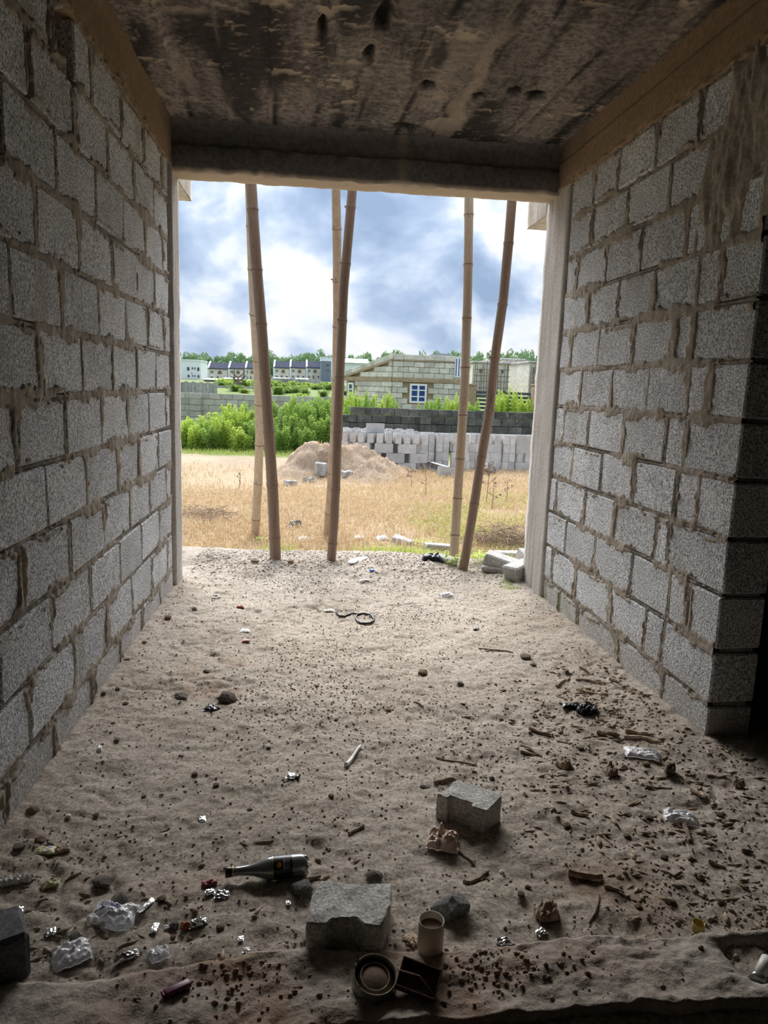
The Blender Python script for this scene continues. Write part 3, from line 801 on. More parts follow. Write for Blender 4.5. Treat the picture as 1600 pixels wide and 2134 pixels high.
# ================================================================== BAMBOO PROPS
def interp(pts, y):
    for (xa, ya), (xb, yb) in zip(pts[:-1], pts[1:]):
        if ya <= y <= yb: return xa + (xb - xa) * (y - ya) / (yb - ya)
    (xa, ya), (xb, yb) = (pts[0], pts[1]) if y < pts[0][1] else (pts[-2], pts[-1])
    return xa + (xb - xa) * (y - ya) / (yb - ya)
def bamboo(pts, w0, w1, ytop, nodes, m, label, seed, zb=0.0, bud=None):
    """culm through picture points; w = widths in pixels at top and base; ytop = depth at the top"""
    r_ = random.Random(seed)
    bx, by = pts[-1]
    base = at(bx, by, zb)
    for _ in range(4):
        base = at(bx, by, gz(base.x, base.y))
    ptop = pts[0][1]
    def point(py):
        t = (py - by) / (ptop - by)
        return aty(interp(pts, py), py, base.y + (ytop - base.y) * t)
    pys = [by + 14] + list(np.linspace(by, ptop, 46)) + [ptop - 60, ptop - 130, ptop - 190]
    P = [point(p) for p in pys]
    def rad(p, py):
        dep = float(np.dot(np.array(p) - np.array([0, 0, CZ]), ROW_F))
        t = (py - by) / (ptop - by)
        return (w1 + (w0 - w1) * t) / 2 / FPX * dep
    root = empty('bamboo_pole', base)
    tag(root, label, 'bamboo pole', 'bamboo props standing in the opening')
    # culm with the slight swelling above and below every node
    allp = sorted(set([round(p, 2) for p in pys] + [n + d for n in nodes for d in (-9, -4, -1.2, 1.2, 4, 9)]), reverse=True)
    C = []; R = []
    for p in allp:
        q = point(p); rr = rad(q, p)
        nd = min([abs(p - n) for n in nodes] + [99])
        rr *= 1.0 + 0.075 * math.exp(-(nd / 4.5) ** 2) + 0.012 * math.sin(p * 0.05 + seed)
        C.append(q - base); R.append(rr)
    MB().tube(C, R, 20).build('culm', m, root, smooth=True)
    for n in nodes:
        q = point(n) - base; t = (point(n - 3) - point(n + 3)).normalized(); rr = rad(point(n), n) * 1.085
        MB().tube([q - t * 0.006, q - t * 0.002, q + t * 0.002, q + t * 0.006], [rr * 0.985, rr * 1.02, rr * 1.02, rr * 0.97], 20, cap=False).build('node_ring', MT['node_dark'], root, smooth=True)
        if r_.random() < 0.6:
            a = r_.uniform(2.6, 5.5)
            s = q + Vector((math.cos(a), math.sin(a), 0)) * rr * 0.95
            MB().tube([s, s + Vector((math.cos(a) * 0.012, math.sin(a) * 0.012, 0.012))], [0.008, 0.003], 6).build('branch_stub', MT['node_dark'], root)
    if bud:
        q = point(bud) - base; rr = rad(point(bud), bud)
        MB().tube([q + Vector((-rr * .8, -rr * .2, 0)), q + Vector((-rr - 0.022, -rr * .3, 0.006))], [0.009, 0.004], 6).build('branch_stub', MT['node_dark'], root)
    return root
bamboo([(523, 385), (533, 540), (546, 700), (560, 900), (568, 1020), (574, 1165)], 23, 23, 6.20, [437, 562, 676, 789, 900, 1011, 1120], MT['bamboo_brown'],
       'thick smooth reddish-brown bamboo pole leaning in front of a thinner pale pole', 1)
bamboo([(519, 385), (524, 540), (529, 650), (537, 780), (541, 900), (538, 1000), (531, 1121)], 17, 18, 7.05, [470, 560, 655, 751, 842, 926, 1006, 1081], MT['bamboo_pale'],
       'thin pale bamboo pole standing behind the thick reddish-brown pole', 2)
bamboo([(700, 395), (702, 500), (703, 640), (701, 780), (696, 920), (688, 1040), (681, 1122)], 19, 17, 7.0, [476, 585, 680, 790, 880, 985, 1068], MT['bamboo_straw'],
       'straight light brown bamboo pole with a short side bud, crossed by a darker one', 3, bud=584)
bamboo([(734, 395), (725, 500), (716, 600), (708, 780), (703, 900), (700, 1000), (695, 1100), (690, 1168)], 20, 19, 6.15, [432, 549, 668, 786, 900, 1020, 1132], MT['bamboo_brown'],
       'split dark brown bamboo pole bowing across the pole with a side bud', 4)
bamboo([(977, 405), (976, 500), (974, 620), (969, 780), (960, 930), (953, 1040), (945, 1166)], 19, 19, 6.35, [448, 551, 663, 766, 865, 956, 1038, 1114], MT['bamboo_straw'],
       'upright mottled straw-coloured bamboo pole beside the curved reddish one', 5)
bamboo([(1067, 410), (1060, 500), (1049, 620), (1031, 746), (1020, 855), (1003, 953), (985, 1070), (965, 1186)], 20, 19, 6.0, [507, 634, 746, 855, 953, 1049], MT['bamboo_brown'],
       'curved reddish bamboo pole leaning towards the grey end column', 6)

# ================================================================== YARD
def yz(x, y):
    return float(ground_h(np.array([x]), np.array([y]))[0])
rnd = random.Random(21)
# ---- heap of sand
nx, ny = 110, 90
XX, YY = np.meshgrid(np.linspace(-1.6, 3.4, nx), np.linspace(13.2, 18.6, ny), indexing='ij')
def heap(X, Y):
    h = 0.50 * np.exp(-(((X - 0.72) / 0.80) ** 2 + ((Y - 16.7) / 0.8) ** 2) ** 1.0)
    h = h + 0.42 * np.exp(-(((X - 0.10) / 0.50) ** 2 + ((Y - 16.6) / 0.8) ** 2))
    h = h + 0.36 * np.exp(-(((X - 1.55) / 0.80) ** 2 + ((Y - 16.7) / 1.0) ** 2))
    # the face has been dug into
    h = h * (1 - 0.80 * np.exp(-(((X - 0.45) / 0.55) ** 2 + ((Y - 15.75) / 0.55) ** 2)))
    return h
H = heap(XX, YY)
Z = ground_h(XX, YY) - 0.05 + H + np.clip(H, 0, 0.3) * (0.45 * fbm(XX, YY, 2.2, 4, 401) + 0.28 * fbm(XX * 3, YY, 5, 3, 403)) + 0.07 * sstep(H, 0.01, 0.15)
me = np_mesh('sand_mound', np.stack([XX, YY, Z], -1), grid_quads(nx, ny), smooth=True)
tag(link('sand_mound', me, MT['sand']), 'heap of tan building sand with a dug-out face in the yard', 'sand heap')
def hz_(x, y):
    X = np.array([x]); Y = np.array([y])
    return float((ground_h(X, Y) + heap(X, Y) * 1.0)[0])

def hit(px, py, y0=5.6, y1=30.0):
    d = ray(px, py)
    ys_ = np.arange(y0, y1, 0.02); t = ys_ / d[1]
    xs_ = t * d[0]; zs_ = CZ + t * d[2]
    inm = (xs_ > -1.5) & (xs_ < 3.3) & (ys_ > 13.3) & (ys_ < 18.5)
    g = ground_h(xs_, ys_) + np.where(inm, heap(xs_, ys_), 0)
    k = np.argmax(zs_ <= g)
    return Vector((xs_[k], ys_[k], g[k]))

# ---- blades of dry and green grass
def blades(name, n, region, hmin, hmax, wdt, m, label, seed, dens):
    g = np.random.default_rng(seed)
    x0, x1, y0, y1 = region
    y = y0 + (y1 - y0) * g.random(n * 3) ** 1.5
    lo = -0.34 * y - 0.3; hi = 0.45 * y + 0.4
    x = lo + (hi - lo) * g.random(n * 3)
    keep = (g.random(n * 3) < dens(x, y)) & (x > x0) & (x < x1)
    x = x[keep][:n]; y = y[keep][:n]; k = len(x)
    z = ground_h(x, y) - 0.01
    inm = (x > -1.5) & (x < 3.3) & (y > 13.3) & (y < 18.5)
    z = np.where(inm, z + heap(x, y) * 0.95, z)
    a = g.random(k) * 6.283; h = hmin + (hmax - hmin) * g.random(k) ** 1.4
    lean = 0.25 + 0.9 * g.random(k); wd = wdt * (0.6 + 0.8 * g.random(k)) * (0.6 + y / 14)
    dx, dy = np.cos(a), np.sin(a)
    b = np.stack([x, y, z], -1)
    side = np.stack([-dy, dx, 0 * dx], -1) * wd[:, None]
    mid = b + np.stack([dx * lean * h * 0.35, dy * lean * h * 0.35, h * 0.62], -1)
    tip = b + np.stack([dx * lean * h, dy * lean * h, h * (1.0 - 0.35 * lean)], -1)
    V = np.stack([b - side, b + side, mid + side * 0.7, mid - side * 0.7, tip], 1)
    o = np.arange(k)[:, None] * 5
    me = np_mesh(name, V.reshape(-1, 3), o + np.array([0, 1, 2, 3]), o + np.array([3, 2, 4]))
    attr(me, 'tint', np.repeat(np.clip(g.normal(0.5, 0.25, k), 0, 1), 5))
    return tag(link(name, me, m), label, 'grass', kind='stuff')
def d_straw(x, y):
    base = 0.35 + 0.65 * sstep(fbm(x, y, 0.75, 3, 411), -0.55, 0.15)
    base = base * sstep(y, 7.4 - 0.5 * sstep(x, 0.5, 1.5), 8.3) * (1 - sstep(y, 17.0, 19.3))
    base = base * (1 - 0.85 * np.exp(-(((x - 0.4) / 1.3) ** 2 + ((y - 15.8) / 1.0) ** 2)))
    base = base * (1 - 0.8 * sstep(-x + 0.12 * y, 1.6, 2.6) * sstep(y, 12.5, 14.5))
    return np.clip(base, 0.0, 1)
def d_green(x, y):
    a = sstep(x - 0.06 * y, 0.5, 1.6) * sstep(y, 6.5, 7.2) * (1 - sstep(y, 12, 16.5)) * sstep(fbm(x, y, 0.9, 3, 421), -0.35, 0.35) * 0.8
    b = sstep(y, 20.4, 21.2) * (1 - sstep(y, 25, 26.0)) * (x < 0.7)
    c = np.exp(-((x - 1.15) / 0.45) ** 2 - ((y - 7.3) / 0.35) ** 2) * 0.9 + 0.5 * np.exp(-((x + 0.25) / 0.14) ** 2 - ((y - 6.75) / 0.15) ** 2)
    return np.clip(a + b + c, 0, 1)
blades('dry_grass', 120000, (-7, 9.5, 6.6, 20), 0.03, 0.15, 0.0028, MT['straw_blades'], 'dry straw-coloured grass over the yard', 5, d_straw)
blades('green_grass', 66000, (-9, 11, 6.3, 26), 0.03, 0.14, 0.0030, MT['green_blades'], 'short yellow-green grass growing along the yard edges', 6, d_green)

# ---- stacked sandcrete blocks
BL, BT, BH = 0.45, 0.15, 0.225
def hollow_block_mesh(l, t, h):
    """hollow block: outer box with two sunk cores in the bedding face"""
    b = bmesh.new()
    me = MB().box(-l / 2, l / 2, -t / 2, t / 2, -h / 2, h / 2).mesh('concrete_block')
    b.from_mesh(me)
    tf = max(b.faces, key=lambda f: f.calc_center_median().z)
    r = bmesh.ops.subdivide_edges(b, edges=[e for e in tf.edges if abs(e.verts[0].co.y - e.verts[1].co.y) < 1e-6], cuts=1)
    b.faces.ensure_lookup_table()
    tops = [f for f in b.faces if all(v.co.z > h / 2 - 1e-5 for v in f.verts)]
    if len(tops) == 1:
        vs = [v for v in tops[0].verts if abs(v.co.x) < 1e-5]
        bmesh.utils.face_split(tops[0], vs[0], vs[1]); tops = [f for f in b.faces if all(v.co.z > h / 2 - 1e-5 for v in f.verts)]
    ins = bmesh.ops.inset_individual(b, faces=tops, thickness=0.032)
    for f in tops:
        for v in f.verts: v.co.z -= h * 0.72
    bmesh.ops.recalc_face_normals(b, faces=b.faces[:])
    b.to_mesh(me); b.free()
    return me
def jitter_copy(me, amt, seed):
    m2 = me.copy(); r_ = random.Random(seed)
    for v in m2.vertices: v.co += Vector((r_.uniform(-amt, amt), r_.uniform(-amt, amt), r_.uniform(-amt, amt)))
    return m2
BLK = [jitter_copy(hollow_block_mesh(BL, BT, BH), 0.004, k) for k in range(4)]
STACK_LABEL = 'grey sandcrete block stacked in the long pile before the dark mossy wall'
def yard_block(x, y, z, rz, label=STACK_LABEL, group='blocks stacked in the yard', rot=None, k=None):
    me = BLK[rnd.randrange(4) if k is None else k]
    o = link('concrete_block', me, MT['yard_block'], None, (x, y, z), rot or (0, 0, rz))
    return tag(o, label, 'block', group)
GZ = -0.535
def zc(c): return GZ + BH / 2 + c * (BH + 0.004)
# curved end of the pile: an arc of stretchers, headers on top
cx, cy, R0 = 2.35, 19.80, 2.0
for c in range(4):
    hdr = c == 3
    w_ = (BT if hdr else BL) + 0.012
    a0, a1 = math.radians(226), math.radians(291)
    nblk = int((a1 - a0) * (R0 - BL) / (w_ + 0.012)) if hdr else int((a1 - a0) * (R0 - 0.06) / (w_ + 0.02))
    for k in range(nblk):
        a = a0 + (k + 0.5 * (c % 2)) * (a1 - a0) / nblk
        if c < 3 and a > math.radians(294): continue
        rr = (R0 - (BL / 2 - BT / 2 if hdr else 0)) + rnd.uniform(-0.03, 0.03)
        yard_block(cx + rr * math.cos(a), cy + rr * math.sin(a), zc(c) + (0.006 if hdr else 0), a + (0 if hdr else math.pi / 2) + rnd.uniform(-.02, .02), 'grey block set end-on along the top rim of the curved pile' if hdr else 'grey block laid lengthwise in the lower courses of the curved pile')
for c in range(3):                      # inner row that backs the arc
    for k in range(5):
        a = math.radians(231 + 12.5 * k + 4 * (c % 2))
        yard_block(cx + (R0 - 0.30) * math.cos(a), cy + (R0 - 0.30) * math.sin(a), zc(c), a + math.pi / 2, 'grey block half hidden in the inner row of the curved pile')
# flat top of the curved pile behind its rim
for r in range(5):
    yy = 18.45 + r * 0.47
    for k in range(9):
        xx = 1.15 + k * 0.30 + (0.1 if r % 2 else 0)
        if math.hypot(xx - cx, yy - cy) < R0 - 0.62 or (r == 4):
            if xx < 3.0: yard_block(xx, yy, zc(3), rnd.uniform(-.03, .03) + math.pi / 2, 'grey block on the flat top of the curved pile behind its rim')
p = aty(782, 893, 18.3)
yard_block(p.x, 18.3, zc(4) + 0.006, 0.03, 'single grey block lying alone on top of the stacked pile')
# straight part of the pile: short stacks side by side with gaps
x = 3.05
stk = [('H', 2, 18.75), ('H', 2, 18.55), ('S', 1, 18.60), ('H', 2, 18.85), ('S', 1, 18.80), ('H', 2, 18.72), ('S', 1, 18.78), ('S', 1, 18.9), ('S', 1, 18.9), ('H', 2, 19.0), ('S', 1, 18.95), ('S', 1, 18.98), ('H', 2, 19.0), ('S', 1, 19.02)]
for si, (kind, n, yy) in enumerate(stk):
    wd = BL if kind == 'S' else 2 * (BT + 0.008)
    for c in range(4):
        if si == 0 and c > 1: pass
        flip = (c + si) % 3 == 1
        if kind == 'S' and not flip:
            yard_block(x + wd / 2, yy, zc(c), rnd.uniform(-.02, .02), 'grey block laid lengthwise in the straight run of the yard pile')
        elif kind == 'S':
            for q in range(2): yard_block(x + wd * (0.25 + 0.5 * q), yy + 0.15, zc(c), math.pi / 2 + rnd.uniform(-.015, .015), 'grey block set end-on in the straight run of the yard pile')
        else:
            for q in range(n): yard_block(x + (BT + 0.008) * (q + 0.5), yy + 0.15, zc(c), math.pi / 2 + rnd.uniform(-.015, .015), 'grey block set end-on in the straight run of the yard pile')
        if c == 3:
            yard_block(x + wd / 2, yy + 0.56, zc(c), rnd.uniform(-.02, .02), 'grey block in the second row on top of the straight run')
    x += wd + rnd.choice([0.03, 0.04, 0.08])
# loose blocks fallen from the pile
for (px, py, yy, rot, lab) in ((878, 968, 17.55, (math.pi / 2, 0, 0.15), 'hollow block tipped on its side by the gap in the pile, cores showing'),
                               (915, 975, 17.45, (math.pi / 2, 0.2, -0.5), 'hollow block tipped against the pile, turned askew'),
                               (930, 984, 17.1, (0.1, 0.15, 0.4), 'chipped block lying flat in the grass below the pile'),
                               (1018, 978, 17.6, (1.3, 0.4, 0.7), 'pale broken block standing on a corner before the pile')):
    q = at(px, py, GZ + 0.12)
    yard_block(q.x, q.y, GZ + (0.13 if abs(rot[0]) > 1 else 0.125), 0, lab, 'blocks stacked in the yard', rot)

# ---- I-shaped broken blocks on the sand
def i_block(px, py, z, h, wd, rz, tilt, label):
    q = hit(px, py); zz = q.z
    t = wd
    poly = [(-t, -.10), (t, -.10), (t, -.055), (t * .45, -.03), (t * .45, .03), (t, .055), (t, .10), (-t, .10), (-t, .055), (-t * .45, .03), (-t * .45, -.03), (-t, -.055)]
    b = MB().prism([(p[1] * 1.15, p[0]) for p in poly], 0, h)
    for i, v in enumerate(b.v): b.v[i] = (v[0] + rnd.uniform(-.006, .006), v[1] + rnd.uniform(-.006, .006), v[2] + rnd.uniform(-.008, .008))
    return tag(b.build('broken_block', MT['rubble_block'], None, loc=(q.x, q.y, zz - 0.02), rot=(tilt[0], tilt[1], rz)), label, 'broken block', 'broken blocks on the sand heap')
i_block(640, 999, -.4, 0.22, 0.07, 0.2, (1.45, 0, 0), 'pale I-shaped broken block lying in front of the sand heap')
i_block(667, 988, -.4, 0.26, 0.08, -0.2, (0.05, 0.05, 0), 'pale waisted broken block standing upright in the dug sand')
i_block(605, 1012, -.45, 0.12, 0.09, 0.4, (0, 0.05, 0), 'grey broken block lying flat in the straw below the sand')
i_block(676, 990, -.4, 0.10, 0.06, 0.9, (0, 0.1, 0), 'small pale block fragment beside the upright waisted one')
i_block(722, 990, -.4, 0.10, 0.08, 0.5, (0.1, 0, 0), 'pale flat block fragment on the straw slope of the sand heap')
i_block(686, 977, -.4, 0.12, 0.05, 1.2, (0, 0.1, 0), 'narrow block fragment half sunk in the dug sand')

# ---- weeds
def weed_mesh(seed, h, r, n, leaf, dense=1.0, narrow=1.0):
    g = np.random.default_rng(seed)
    ns = 12
    V = []; T = []
    sx = g.normal(0, r * 0.42, ns); sy = g.normal(0, r * 0.35, ns); sh = h * (0.55 + 0.5 * g.random(ns))
    k = g.integers(0, ns, n); t = g.random(n) ** 0.7
    spread = (0.05 + 0.24 * (1 - t) ** 0.8) * h * 0.62 * narrow
    a = g.random(n) * 6.283; q = np.sqrt(g.random(n))
    c = np.stack([sx[k] * (0.5 + 0.6 * t) + np.cos(a) * q * spread, sy[k] * (0.5 + 0.6 * t) + np.sin(a) * q * spread, sh[k] * t + g.normal(0, 0.03, n)], -1)
    c[:, 2] = np.maximum(c[:, 2], 0.02)
    d = g.normal(0, 1, (n, 3)); d[:, 2] = np.abs(d[:, 2]) * 0.6; d /= np.linalg.norm(d, axis=1)[:, None]
    e = np.cross(d, g.normal(0, 1, (n, 3))); e /= np.linalg.norm(e, axis=1)[:, None]
    L = leaf * (0.6 + 0.8 * g.random(n))[:, None]
    P = np.stack([c, c + d * L * 0.5 + e * L * 0.32, c + d * L * 1.1, c + d * L * 0.5 - e * L * 0.32], 1)
    o = np.arange(n)[:, None] * 4
    me = np_mesh('foliage', P.reshape(-1, 3), o + np.array([0, 1, 2, 3]))
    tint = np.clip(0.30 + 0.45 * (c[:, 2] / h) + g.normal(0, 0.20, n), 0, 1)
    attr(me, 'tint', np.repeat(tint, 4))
    b = MB()
    for j in range(ns):
        b.tube([(sx[j] * 0.5, sy[j] * 0.5, -0.05), (sx[j] * 0.8, sy[j] * 0.8, sh[j] * 0.5), (sx[j] * 1.1, sy[j] * 1.1, sh[j] * 0.97)], [0.012, 0.009, 0.004], 5)
    return me, b.mesh('stem')
WEED = [weed_mesh(500 + k, 1.35, 0.42, 5200, 0.050) for k in range(5)]
def weed(px, ptop, yy, wpx, label, group, zb=None, m='weed_leaves', variants=WEED):
    top = aty(px, ptop, yy)
    z0 = yz(top.x, yy) if zb is None else zb
    h = top.z - z0
    f, s = variants[rnd.randrange(len(variants))]
    root = empty('weed_shrub', (top.x, yy, z0), rnd.uniform(0, 6.28))
    tag(root, label, 'shrub', group)
    sc_ = h / 1.40
    wsc = wpx / (FPX / yy) / 0.95
    for nm, me in (('foliage', f), ('stem', s)):
        o = link(nm, me, MT[m] if nm == 'foliage' else MT['stem_green'], root)
        o.scale = (wsc, wsc, sc_)
lw = 'leafy green weed growing in the thicket before the boundary wall'
for (px, pt, yy) in ((300, 872, 23.4), (322, 868, 23.8), (342, 874, 23.0), (362, 868, 23.6), (384, 873, 22.8), (397, 868, 23.5), (415, 872, 22.9), (432, 866, 23.6), (448, 858, 23.2), (462, 850, 24.2), (478, 842, 24.0), (492, 848, 23.4), (505, 838, 24.6), (518, 843, 23.6), (530, 846, 24.3),
                     (545, 850, 23.8), (560, 845, 24.6), (576, 836, 24.3), (590, 842, 23.7), (604, 830, 24.8), (618, 824, 24.6), (632, 832, 24.1), (646, 838, 23.8), (660, 830, 24.7), (672, 826, 24.9), (686, 836, 24.2), (700, 828, 24.9), (712, 832, 25.2), (470, 866, 22.6), (520, 872, 22.8), (565, 868, 22.9), (610, 862, 22.9), (655, 866, 23.0), (690, 866, 23.0), (402, 884, 22.4), (440, 884, 22.4), (500, 888, 22.2), (590, 888, 22.4), (640, 890, 22.4)):
    br = px < 545 and rnd.random() < 0.75
    weed(px, pt, yy, rnd.uniform(46, 60), 'yellow-green leafy weed in the thicket before the boundary wall' if br else lw.replace('leafy green', 'mid-green leafy'), 'weeds before the boundary wall', m='bright_leaves' if br else 'weed_leaves')
lw2 = 'green weed growing behind the dark mossy wall in front of the block house'
for (px, pt, yy) in ((728, 818, 29), (745, 812, 30), (762, 815, 29), (792, 822, 29), (806, 818, 30), (822, 828, 28), (905, 824, 29), (918, 830, 28), (938, 828, 29), (955, 822, 29), (975, 826, 28), (990, 834, 28), (893, 838, 28)):
    weed(px, pt, yy, rnd.uniform(30, 40), lw2, 'weeds before the block house', m='bright_leaves' if rnd.random() < 0.4 else 'weed_leaves')
lw3 = 'tall green weed growing in front of the louvred gate'
for (px, pt, yy) in ((1030, 822, 27), (1045, 812, 27.5), (1058, 806, 28), (1072, 816, 27.5), (1088, 824, 27), (1100, 832, 27)):
    weed(px, pt, yy, rnd.uniform(34, 44), lw3, 'weeds before the louvred gate', m='bright_leaves')

# ---- dried weeds in the yard
def dry_weed(px, py, h, label, seed, hang=False):
    r_ = random.Random(seed)
    q = hit(px, py)
    root = empty('dead_weed', q); tag(root, label, 'weed')
    b = MB(); lv = MB()
    top = Vector((r_.uniform(-.05, .05), r_.uniform(-.05, .05), h))
    b.tube([(0, 0, -0.03), top * 0.5 + Vector((0.012, 0, 0)), top], [0.008, 0.006, 0.003], 6)
    for k in range(7):
        t = r_.uniform(0.35, 0.95); s = top * t
        a = r_.uniform(0, 6.28); e = s + Vector((math.cos(a), math.sin(a), r_.uniform(0.2, 0.8))) * h * 0.24
        b.tube([s, e], [0.004, 0.002], 5)
        for j in range(3 if hang else 1):
            c = s.lerp(e, r_.uniform(0.4, 1.0)); l = r_.uniform(0.03, 0.06)
            dd = Vector((r_.uniform(-.4, .4), r_.uniform(-.4, .4), -1 if hang else r_.uniform(-.3, .8))).normalized() * l
            sd = dd.cross(Vector((r_.random(), r_.random(), r_.random()))).normalized() * l * 0.28
            lv.add([c, c + dd * .5 + sd, c + dd, c + dd * .5 - sd], [(0, 1, 2, 3)])
    b.build('stem', MT['twig'], root); lv.build('dead_leaf', MT['niche'], root)
dry_weed(887, 1036, 0.62, 'bare brown stalk of a dead weed rising from the straw', 1)
dry_weed(1012, 1050, 0.85, 'dead brown weed with hanging withered leaves by the curved pole', 2, True)
dry_weed(857, 1018, 0.40, 'short dead weed with a few shrivelled leaves on the heap side', 3, True)
dry_weed(1055, 1045, 0.40, 'small branching dead weed in the green grass', 4)
dry_weed(1024, 1062, 0.45, 'thin upright weed stalk beside the hanging dead leaves', 5)
dry_weed(497, 965 + 55, 0.35, 'thin dry stalk standing in the straw behind the pale pole', 6)

# ---- heaps of dead twigs
def twig_heap(px, py, rx, ry, h, n, label, seed, z=-0.25):
    r_ = random.Random(seed)
    q = hit(px, py)
    b = MB()
    for k in range(n):
        a = r_.uniform(0, 6.28); rr = math.sqrt(r_.random())
        c = Vector((rr * rx * math.cos(a), rr * ry * math.sin(a), 0)); c.z = h * (1 - rr * rr) * r_.uniform(0.1, 1.0) + 0.01
        d = r_.uniform(0, 6.28); l = r_.uniform(0.10, 0.30)
        dv = Vector((math.cos(d), math.sin(d), r_.uniform(-.25, .3))) * l
        mid = c + dv * 0.5 + Vector((r_.uniform(-.05, .05), r_.uniform(-.05, .05), r_.uniform(0, .07)))
        b.tube([c, mid, c + dv], [0.0035, 0.0035, 0.002], 4, cap=False)
    for i, v in enumerate(b.v):
        if v[2] < 0: b.v[i] = (v[0], v[1], 0.0)
    o = b.build('twig_heap', MT['twig'], None, loc=(q.x, q.y, q.z))
    return tag(o, label, 'twigs', kind='stuff')
twig_heap(1050, 1138, 0.36, 0.30, 0.26, 330, 'tangled heap of dead pale brown twigs by the end column', 1)
twig_heap(428, 1082, 0.42, 0.40, 0.14, 150, 'matted dead stalks on the yard beside the plank-marked column', 2)

# ================================================================== WALLS AND BUILDINGS BEHIND THE YARD
def course_mesh(l, t, h, seed): return chamfer_box(l, t, h, 0.012, random.Random(seed), 0.006)
FULL = [course_mesh(0.455, 0.2, 0.232, k) for k in range(4)]
def block_run(root, p0, p1, ztop, n, m, name='block', skip=None, half=True, phase=0.0, zfun=None):
    """courses of blocks from p0 to p1 (plan points relative to root); skip(s, z) leaves openings"""
    d = Vector((p1[0] - p0[0], p1[1] - p0[1], 0)); L = d.length; d.normalize(); rz = math.atan2(d.y, d.x)
    for c in range(n):
        zt = ztop - c * 0.25
        s = -0.24 * ((c % 2) if half else 0) + phase
        while s < L:
            a = max(s, 0.0); b = min(s + 0.465, L)
            s += 0.48
            if b - a < 0.06: continue
            mid = (a + b) / 2; zc_ = zt - 0.125
            if skip and skip(a, b, zc_): continue
            if zfun and zc_ + 0.10 > zfun(mid): continue
            o = link(name, FULL[rnd.randrange(4)], m, root, (p0[0] + d.x * mid, p0[1] + d.y * mid, zc_ + rnd.uniform(-.004, .004)), (0, 0, rz))
            o.scale = ((b - a) / 0.455, 1, 1)
# boundary wall beyond the thicket
A = aty(378, 818, 31.4); B = aty(722, 823, 31.8)
root = tag(empty('block_wall', (0, 0, 0)), 'long grey block boundary wall rising behind the green thicket', 'wall')
p0 = (A.x - 5.6, 31.2); p1 = (B.x + 0.4, 31.8)
block_run(root, p0, p1, 1.02, 7, MT['boundary_block'])
dv = Vector((p1[0] - p0[0], p1[1] - p0[1], 0)); ang = math.atan2(dv.y, dv.x)
MB().box(0, dv.length, -0.075, 0.075, -1.0, 1.005).build('mortar_core', MT['house_mortar'], root, loc=(p0[0], p0[1], 0), rot=(0, 0, ang))
for k in range(9):   # pillar at the near end
    o = link('block', FULL[k % 4], MT['boundary_block'], root, (p0[0] + 6.2, p0[1] - 0.02, 1.02 - 0.125 - k * 0.25)); o.scale = (0.95, 1.0, 1)
# dark mossy wall behind the stacked blocks
A = aty(730, 846, 23.7); B = aty(1128, 866, 23.7)
root = tag(empty('mossy_wall', (0, 0, 0)), 'low blackened mossy block wall running behind the stacked blocks', 'wall')
block_run(root, (A.x, 23.7), (B.x + 3.0, 23.9), 0.865, 1, MT['mossy_block'])
block_run(root, (A.x - 0.25, 23.7), (B.x + 3.0, 23.9), 0.615, 4, MT['mossy_block'])
MB().box(A.x - 0.15, B.x + 3.0, 23.76, 23.94, -0.7, 0.60).build('mortar_core', MT['dark_mortar'], root)
for sx in (3.9, 5.35):
    for k in range(5):
        o = link('block', FULL[k % 4], MT['mossy_block'], root, (sx, 23.60, 0.865 - 0.125 - k * 0.25)); o.scale = (0.8, 1, 1)

# ---- unfinished block house with a blue window
C0 = aty(820, 740, 34.0); C1 = aty(966, 742, 34.0)
E0 = aty(722, 772, 37.6)
root = tag(empty('block_house', (C0.x, 34.0, 0)), 'unfinished bare block house with a blue-paned white window', 'house')
W = C1.x - C0.x
wa = aty(854, 800, 34).x - C0.x; wb = aty(889, 800, 34).x - C0.x; wz0, wz1 = 0.86, 1.74
def skipf(a, b, z): return (b > wa - 0.02 and a < wb + 0.02 and wz0 - 0.1 < z < wz1 + 0.08) or (1.78 < z < 2.00)
block_run(root, (0, 0), (W, 0), 3.06, 1, MT['house_block'], half=False)
block_run(root, (0, 0), (W, 0), 2.74, 3, MT['house_block'], skip=skipf)
block_run(root, (0, 0), (W, 0), 1.80, 9, MT['house_block'], skip=skipf)
MB().box(0, wa, 0.02, 0.18, -0.9, 3.04).box(wb, W, 0.02, 0.18, -0.9, 3.04).box(wa, wb, 0.02, 0.18, -0.9, wz0).box(wa, wb, 0.02, 0.18, wz1, 3.04).build('mortar_core', MT['house_mortar'], root)
MB().box(-0.02, W, -0.11, 0.1, 2.745, 2.815).build('lintel_band', MT['house_mortar'], root, bevel=0.015)
MB().box(-0.02, W, -0.12, 0.1, 1.80, 2.00).build('lintel_band', MT['house_mortar'], root, bevel=0.015)
# gabled side, laid from its far end towards the corner
sv = Vector((E0.x - C0.x, 3.6, 0)); SL = sv.length; sa = math.atan2(-sv.y, -sv.x); S0 = (sv.x, sv.y, 0)
slope = lambda s: 2.28 + 0.78 * (s / SL)
block_run(root, (sv.x, sv.y), (0, 0), 2.74, 3, MT['house_block'], zfun=lambda s: slope(s) - 0.30)
sw0, sw1 = 0.08 * SL, 0.20 * SL
block_run(root, (sv.x, sv.y), (0, 0), 1.80, 9, MT['house_block'], skip=lambda a, b, z: b > sw0 and a < sw1 and 0.95 < z < 1.75)
n = 14
for k in range(n):   # raking parapet
    s_ = (k + 0.5) * SL / n
    o = link('block', FULL[k % 4], MT['house_block'], root, (sv.x * (1 - s_ / SL), sv.y * (1 - s_ / SL), slope(s_) - 0.125)); o.scale = (SL / n / 0.47, 1, 1)
    o.rotation_euler = (0, -math.atan(0.78 / SL), sa)
